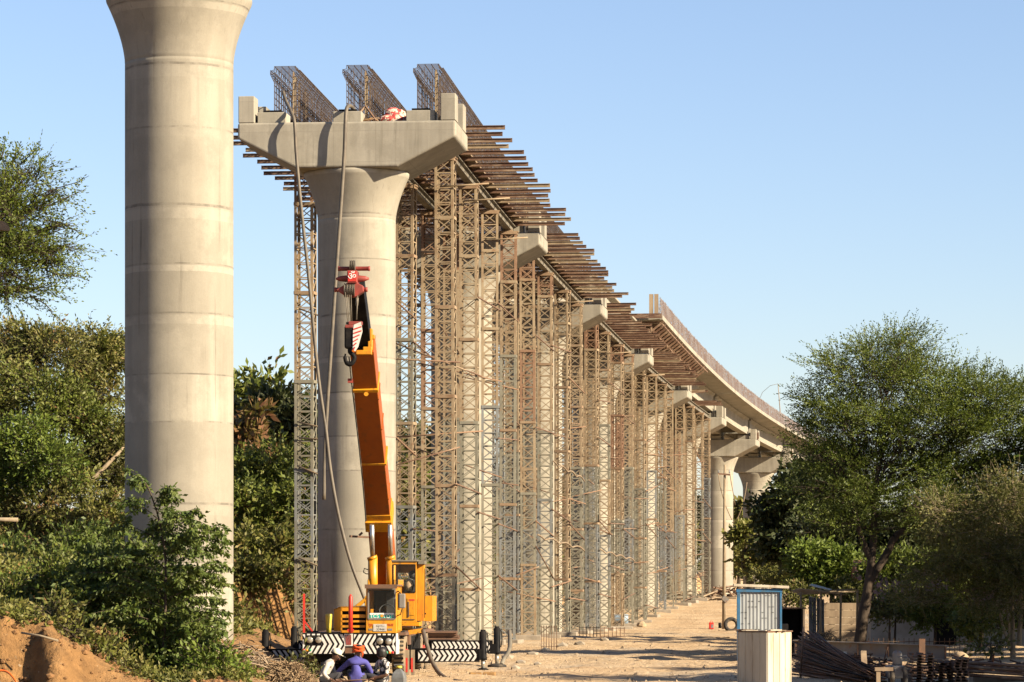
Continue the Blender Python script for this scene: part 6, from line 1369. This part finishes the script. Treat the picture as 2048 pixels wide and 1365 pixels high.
for bl, Y, m, lb in LB:
    tree('hillside_bush', lb, 'bush', 'bushes on the left bank', bl, Y, None, m, dens=330, nl=8, Ls=.36, lw=((.092, .042) if m != 'leaf_sapling' else (.10, .05)), gap=.26, up=.2, r0=.05, twigs=16, depth=1.1, dm=(2.9 if m != 'leaf_sapling' else 2.4), lm=1.2)
solo(MB().tube([P(150, 985, 84), P(195, 950, 84), P(238, 905, 84.3), P(255, 885, 84.5)], [.07, .06, .045, .03], 8), 'bare_branch', 'pale_bark', 'bare brown branch slanting among the left bushes', 'branch')
# sapling in front of the near pier
Y = 61.5; st = [(323, 1372), (326, 1300), (331, 1200), (330, 1110), (318, 1040), (300, 985), (290, 965)]; pts = smooth([P(*s, Y) for s in st], 6); pts[0].z = G(pts[0].x, Y)-.1
t = thing('sapling', pts[0], 'young tree with drooping leaf sprays before the near pier foot', 'sapling'); mb = MB(); n = len(pts); mb.tube(pts, [.035-.026*i/(n-1) for i in range(n)], 8)
C = []; D = []
ends = [(455, 1105), (440, 1150), (452, 1245), (430, 1180), (385, 1080), (395, 1140), (350, 1030), (405, 1075), (370, 1190), (436, 1060), (150, 1150), (160, 1190), (466, 1170), (462, 1135), (458, 1225), (455, 1080), (450, 1262), (440, 1290), (410, 1048), (425, 1110), (400, 1200), (380, 1030), (350, 985), (265, 962), (240, 1010), (215, 1060), (185, 1120), (200, 1180), (175, 1230), (230, 1250), (330, 1000), (300, 1060), (360, 1160), (395, 1255), (260, 1110), (280, 1180), (345, 1080), (420, 1150), (250, 1290), (340, 1240), (300, 1250), (370, 1100), (445, 1200), (410, 1230)]
for j, (ex, ey) in enumerate(ends):
    e = P(ex, ey, Y+random.uniform(-.9, .9)); s0 = min(pts, key=lambda v: abs(v.z-(e.z-.25-.0*abs(e.x-v.x)))); m_ = s0+(e-s0)*.6+V((0, 0, .16)); br = smooth([s0, m_, e], 8); mb.tube(br, [.011-.008*i/(len(br)-1) for i in range(len(br))], 5)
    L_ = len(br)
    for i in range(2, L_):
        dv = (br[i]-br[i-1]).normalized(); pp = dv.cross(V((0, 0, 1))).normalized()
        for s in (-1, 1, -1, 1):
            C.append(tuple(br[i]+dv*random.uniform(-.03, .03))); D.append(tuple((pp*s*random.uniform(.2, .9)+dv*.35+V((0, 0, random.uniform(-.9, -.1)))+V((random.gauss(0, .2), random.gauss(0, .2), 0))).normalized()))
    for q2 in range(3):                              # short side shoots
        a = br[random.randint(4, L_-3)]; dv = V((random.gauss(0, 1), random.gauss(0, 1), random.uniform(-.1, .5))).normalized(); sh = smooth([a, a+dv*.16+V((0, 0, .03)), a+dv*.32-V((0, 0, .05))], 4); mb.tube(sh, .004, 4)
        for w_ in sh[1:]:
            for s in range(3): C.append(tuple(w_)); D.append(tuple(V((random.gauss(0, .6), random.gauss(0, .6), random.uniform(-.9, .2))).normalized()))
build(mb, 'stem', 'bark', t); build(leaf_mesh('leaves', np.array(C), np.array(D), 2, .07, (.10, .048), 'leaf_sapling', .2, .22), 'leaves', 'leaf_sapling', t)
# hill behind the two near piers
HB = [([(500, 940, 42, 42), (545, 935, 48, 42), (590, 950, 40, 50)], 113, 'leaf_hill', 'green tree left of the first tower, brown pods hanging in it'),
      ([(490, 1010, 44, 48), (545, 1020, 50, 44), (610, 1030, 46, 50)], 111, 'leaf_hill', 'brown flecked tree mass between the two near piers'),
      ([(490, 1090, 44, 44), (550, 1095, 50, 40), (620, 1110, 40, 50)], 109, 'leaf_bush', 'dull green thicket between the two near piers'),
      ([(485, 1160, 40, 40), (530, 1160, 36, 26), (610, 1170, 26, 34)], 107, 'leaf_bush', 'low thicket above the bare earth cut'),
      ([(480, 1230, 26, 36), (500, 1270, 34, 20)], 96, 'leaf_bush', 'weedy bush right of the near pier foot'),
      ([(560, 825, 34, 26), (590, 850, 34, 34), (535, 860, 24, 22), (620, 850, 26, 34)], 128, 'leaf_dark', 'dark big-leaved tree top behind the first tower'),
      ([(485, 850, 14, 10), (505, 838, 14, 12), (520, 880, 20, 14), (480, 885, 20, 14)], 118, 'leaf_redbrown', 'reddish brown leaves right of the near pier'),
      ([(640, 900, 30, 50), (650, 1000, 40, 60), (660, 1120, 30, 60)], 117, 'leaf_hill', 'green tree mostly hidden behind the crane pier')]
for bl, Y, m, lb in HB:
    big = m in ('leaf_dark', 'leaf_redbrown')
    tree('hill_tree', lb, 'tree', 'trees on the cut bank', bl, Y, None, m, dens=190 if not big else 110, nl=7, Ls=.5, lw=(.14, .062) if not big else (.34, .11), gap=.22, up=.15, r0=.07, twigs=16, depth=1.3)
# creeping undergrowth on the cut bank: nobody could count it
def cover(name, n, xr, yr, ok, mat, lw, Ls, nl):
    C = []; D = []
    while len(C) < n:
        y = random.uniform(*yr); x = random.uniform(*xr) if not callable(xr) else xr(y)
        if not ok(x, y): continue
        C.append((x, y, G(x, y)-.02)); d = V((random.gauss(0, .7), random.gauss(0, .7), random.uniform(.3, 1.2))).normalized(); D.append(tuple(d))
    build(leaf_mesh(name, np.array(C), np.array(D), nl, Ls, lw, mat, .2), name, mat, kind='stuff')
patch = lambda x, y: math.sin(x*1.1+1)+math.sin(y*.9+x*.4)+.7*math.sin(x*2.7+y*1.9) > -.35
cover('bank_weeds', 4200, (-11, -5), (59.6, 64.5), lambda x, y: patch(x*1.7, y*1.7), 'leaf_bush', (.09, .04), .3, 6)
cover('undergrowth', 9000, (-20, -5), (62, 92), lambda x, y: G(x, y) > 1.0+.25*math.sin(x*3) and patch(x, y) and (y > 64 or x < -8.6), 'leaf_bush', (.12, .06), .45, 7)
cover('bank_creeper', 11000, lambda y: cx(kof(y))-4.6-random.random()**1.6*9, (96, 230), lambda x, y: patch(x, y) and not (103 < y < 113 and -8.6 < x < -6.6 and G(x, y) < 2.9), 'leaf_hill', (.16, .08), .55, 7)
# far trees seen through the towers
for j, (k, off, H_, R_) in enumerate(((2.3, -9, 6.5, 3.2), (2.9, -8, 6, 3), (3.4, -10, 6.5, 3.2), (3.9, -9, 5.5, 3), (4.5, -10, 6, 3.2), (5.1, -10, 5.5, 3), (5.7, -9, 5.5, 3), (6.4, -10, 5.5, 3.4), (7.0, -10, 6, 3.4), (7.8, -9, 6, 3.4), (9, -10, 7, 4), (9.5, -4, 7, 4), (9.5, 4, 7, 4), (3.1, -14, 8, 3.4), (4.8, -15, 7.5, 3.6))):
    c = at(k, off, 0); gz_ = G(c.x, c.y); s = F/c.y; px = CX+c.x*s; zy = lambda z: HY-(z+gz_-EYE)*s
    tree('backdrop_tree', f'green tree seen through the lattice towers, {ORD[j]} along the bank behind the viaduct', 'tree', 'trees behind the lattice towers', [(px, zy(H_-1.6), R_*s*.7, 1.5*s), (px-R_*.5*s, zy(H_-3), R_*.7*s, 1.7*s), (px+R_*.5*s, zy(H_-3.2), R_*.7*s, 1.6*s), (px, zy(1.4), R_*.9*s, 1.5*s)], c.y, None, random.choice(['leaf_bush', 'leaf_hill', 'leaf_olive']), dens=34, nl=7, Ls=.7, lw=(.30, .15), gap=.15, r0=.12, twigs=5, depth=.8)
# weeds by the straw mound
tree('weed', 'dusty weed growing left of the squatting people', 'weed', None, [(605, 1325, 18, 16), (630, 1345, 16, 14), (585, 1345, 16, 10)], 67, None, 'leaf_olive', dens=400, nl=5, Ls=.2, lw=(.07, .035), r0=.015, twigs=8)

print('LEAVES', NLEAF)
# ---------------------------------------------------------------- light and camera
EL, AZ = math.radians(27), math.atan2(.875, -.485)            # sun towards (+x, -y)
Sv = V((math.cos(EL)*math.sin(AZ), math.cos(EL)*math.cos(AZ), math.sin(EL)))
sd_ = bpy.data.lights.new('sun', 'SUN'); sd_.energy = SUN_E; sd_.angle = math.radians(.53); sd_.color = (1, .83, .60)
so = bpy.data.objects.new('sun', sd_); COL.objects.link(so); so.location = (40, -20, 40); so.rotation_euler = (-Sv).to_track_quat('-Z', 'Y').to_euler()
w = bpy.data.worlds.new('World'); SC.world = w; w.use_nodes = True; tw = w.node_tree; tw.nodes.clear()
sky = tw.nodes.new('ShaderNodeTexSky'); sky.sky_type = 'NISHITA'; sky.sun_disc = False; sky.sun_elevation = EL; sky.sun_rotation = AZ
sky.air_density = SKY_AIR; sky.dust_density = SKY_DUST; sky.ozone_density = SKY_OZ; sky.altitude = 0
mxs = tw.nodes.new('ShaderNodeMix'); mxs.data_type = 'RGBA'; mxs.blend_type = 'MULTIPLY'; mxs.inputs[0].default_value = 1; mxs.inputs[7].default_value = SKY_TINT
bg = tw.nodes.new('ShaderNodeBackground'); bg.inputs[1].default_value = SKY_E; ow = tw.nodes.new('ShaderNodeOutputWorld')
tw.links.new(sky.outputs[0], mxs.inputs[6]); tw.links.new(mxs.outputs[2], bg.inputs[0]); tw.links.new(bg.outputs[0], ow.inputs[0])
cam = bpy.data.cameras.new('camera'); cam.sensor_width = 36; cam.lens = 36*F/2048; cam.shift_y = (HY-682.5)/2048; cam.clip_start = 1; cam.clip_end = 9000
co = bpy.data.objects.new('camera', cam); COL.objects.link(co); co.location = (0, 0, EYE); co.rotation_euler = (math.radians(90), 0, 0); SC.camera = co
SC.view_settings.view_transform = 'Standard'; SC.view_settings.look = 'None'; SC.view_settings.gamma = 1; SC.view_settings.use_curve_mapping = False; SC.view_settings.exposure = EXPO
SC.cycles.max_bounces = 6; SC.cycles.diffuse_bounces = 3; SC.cycles.transparent_max_bounces = 6
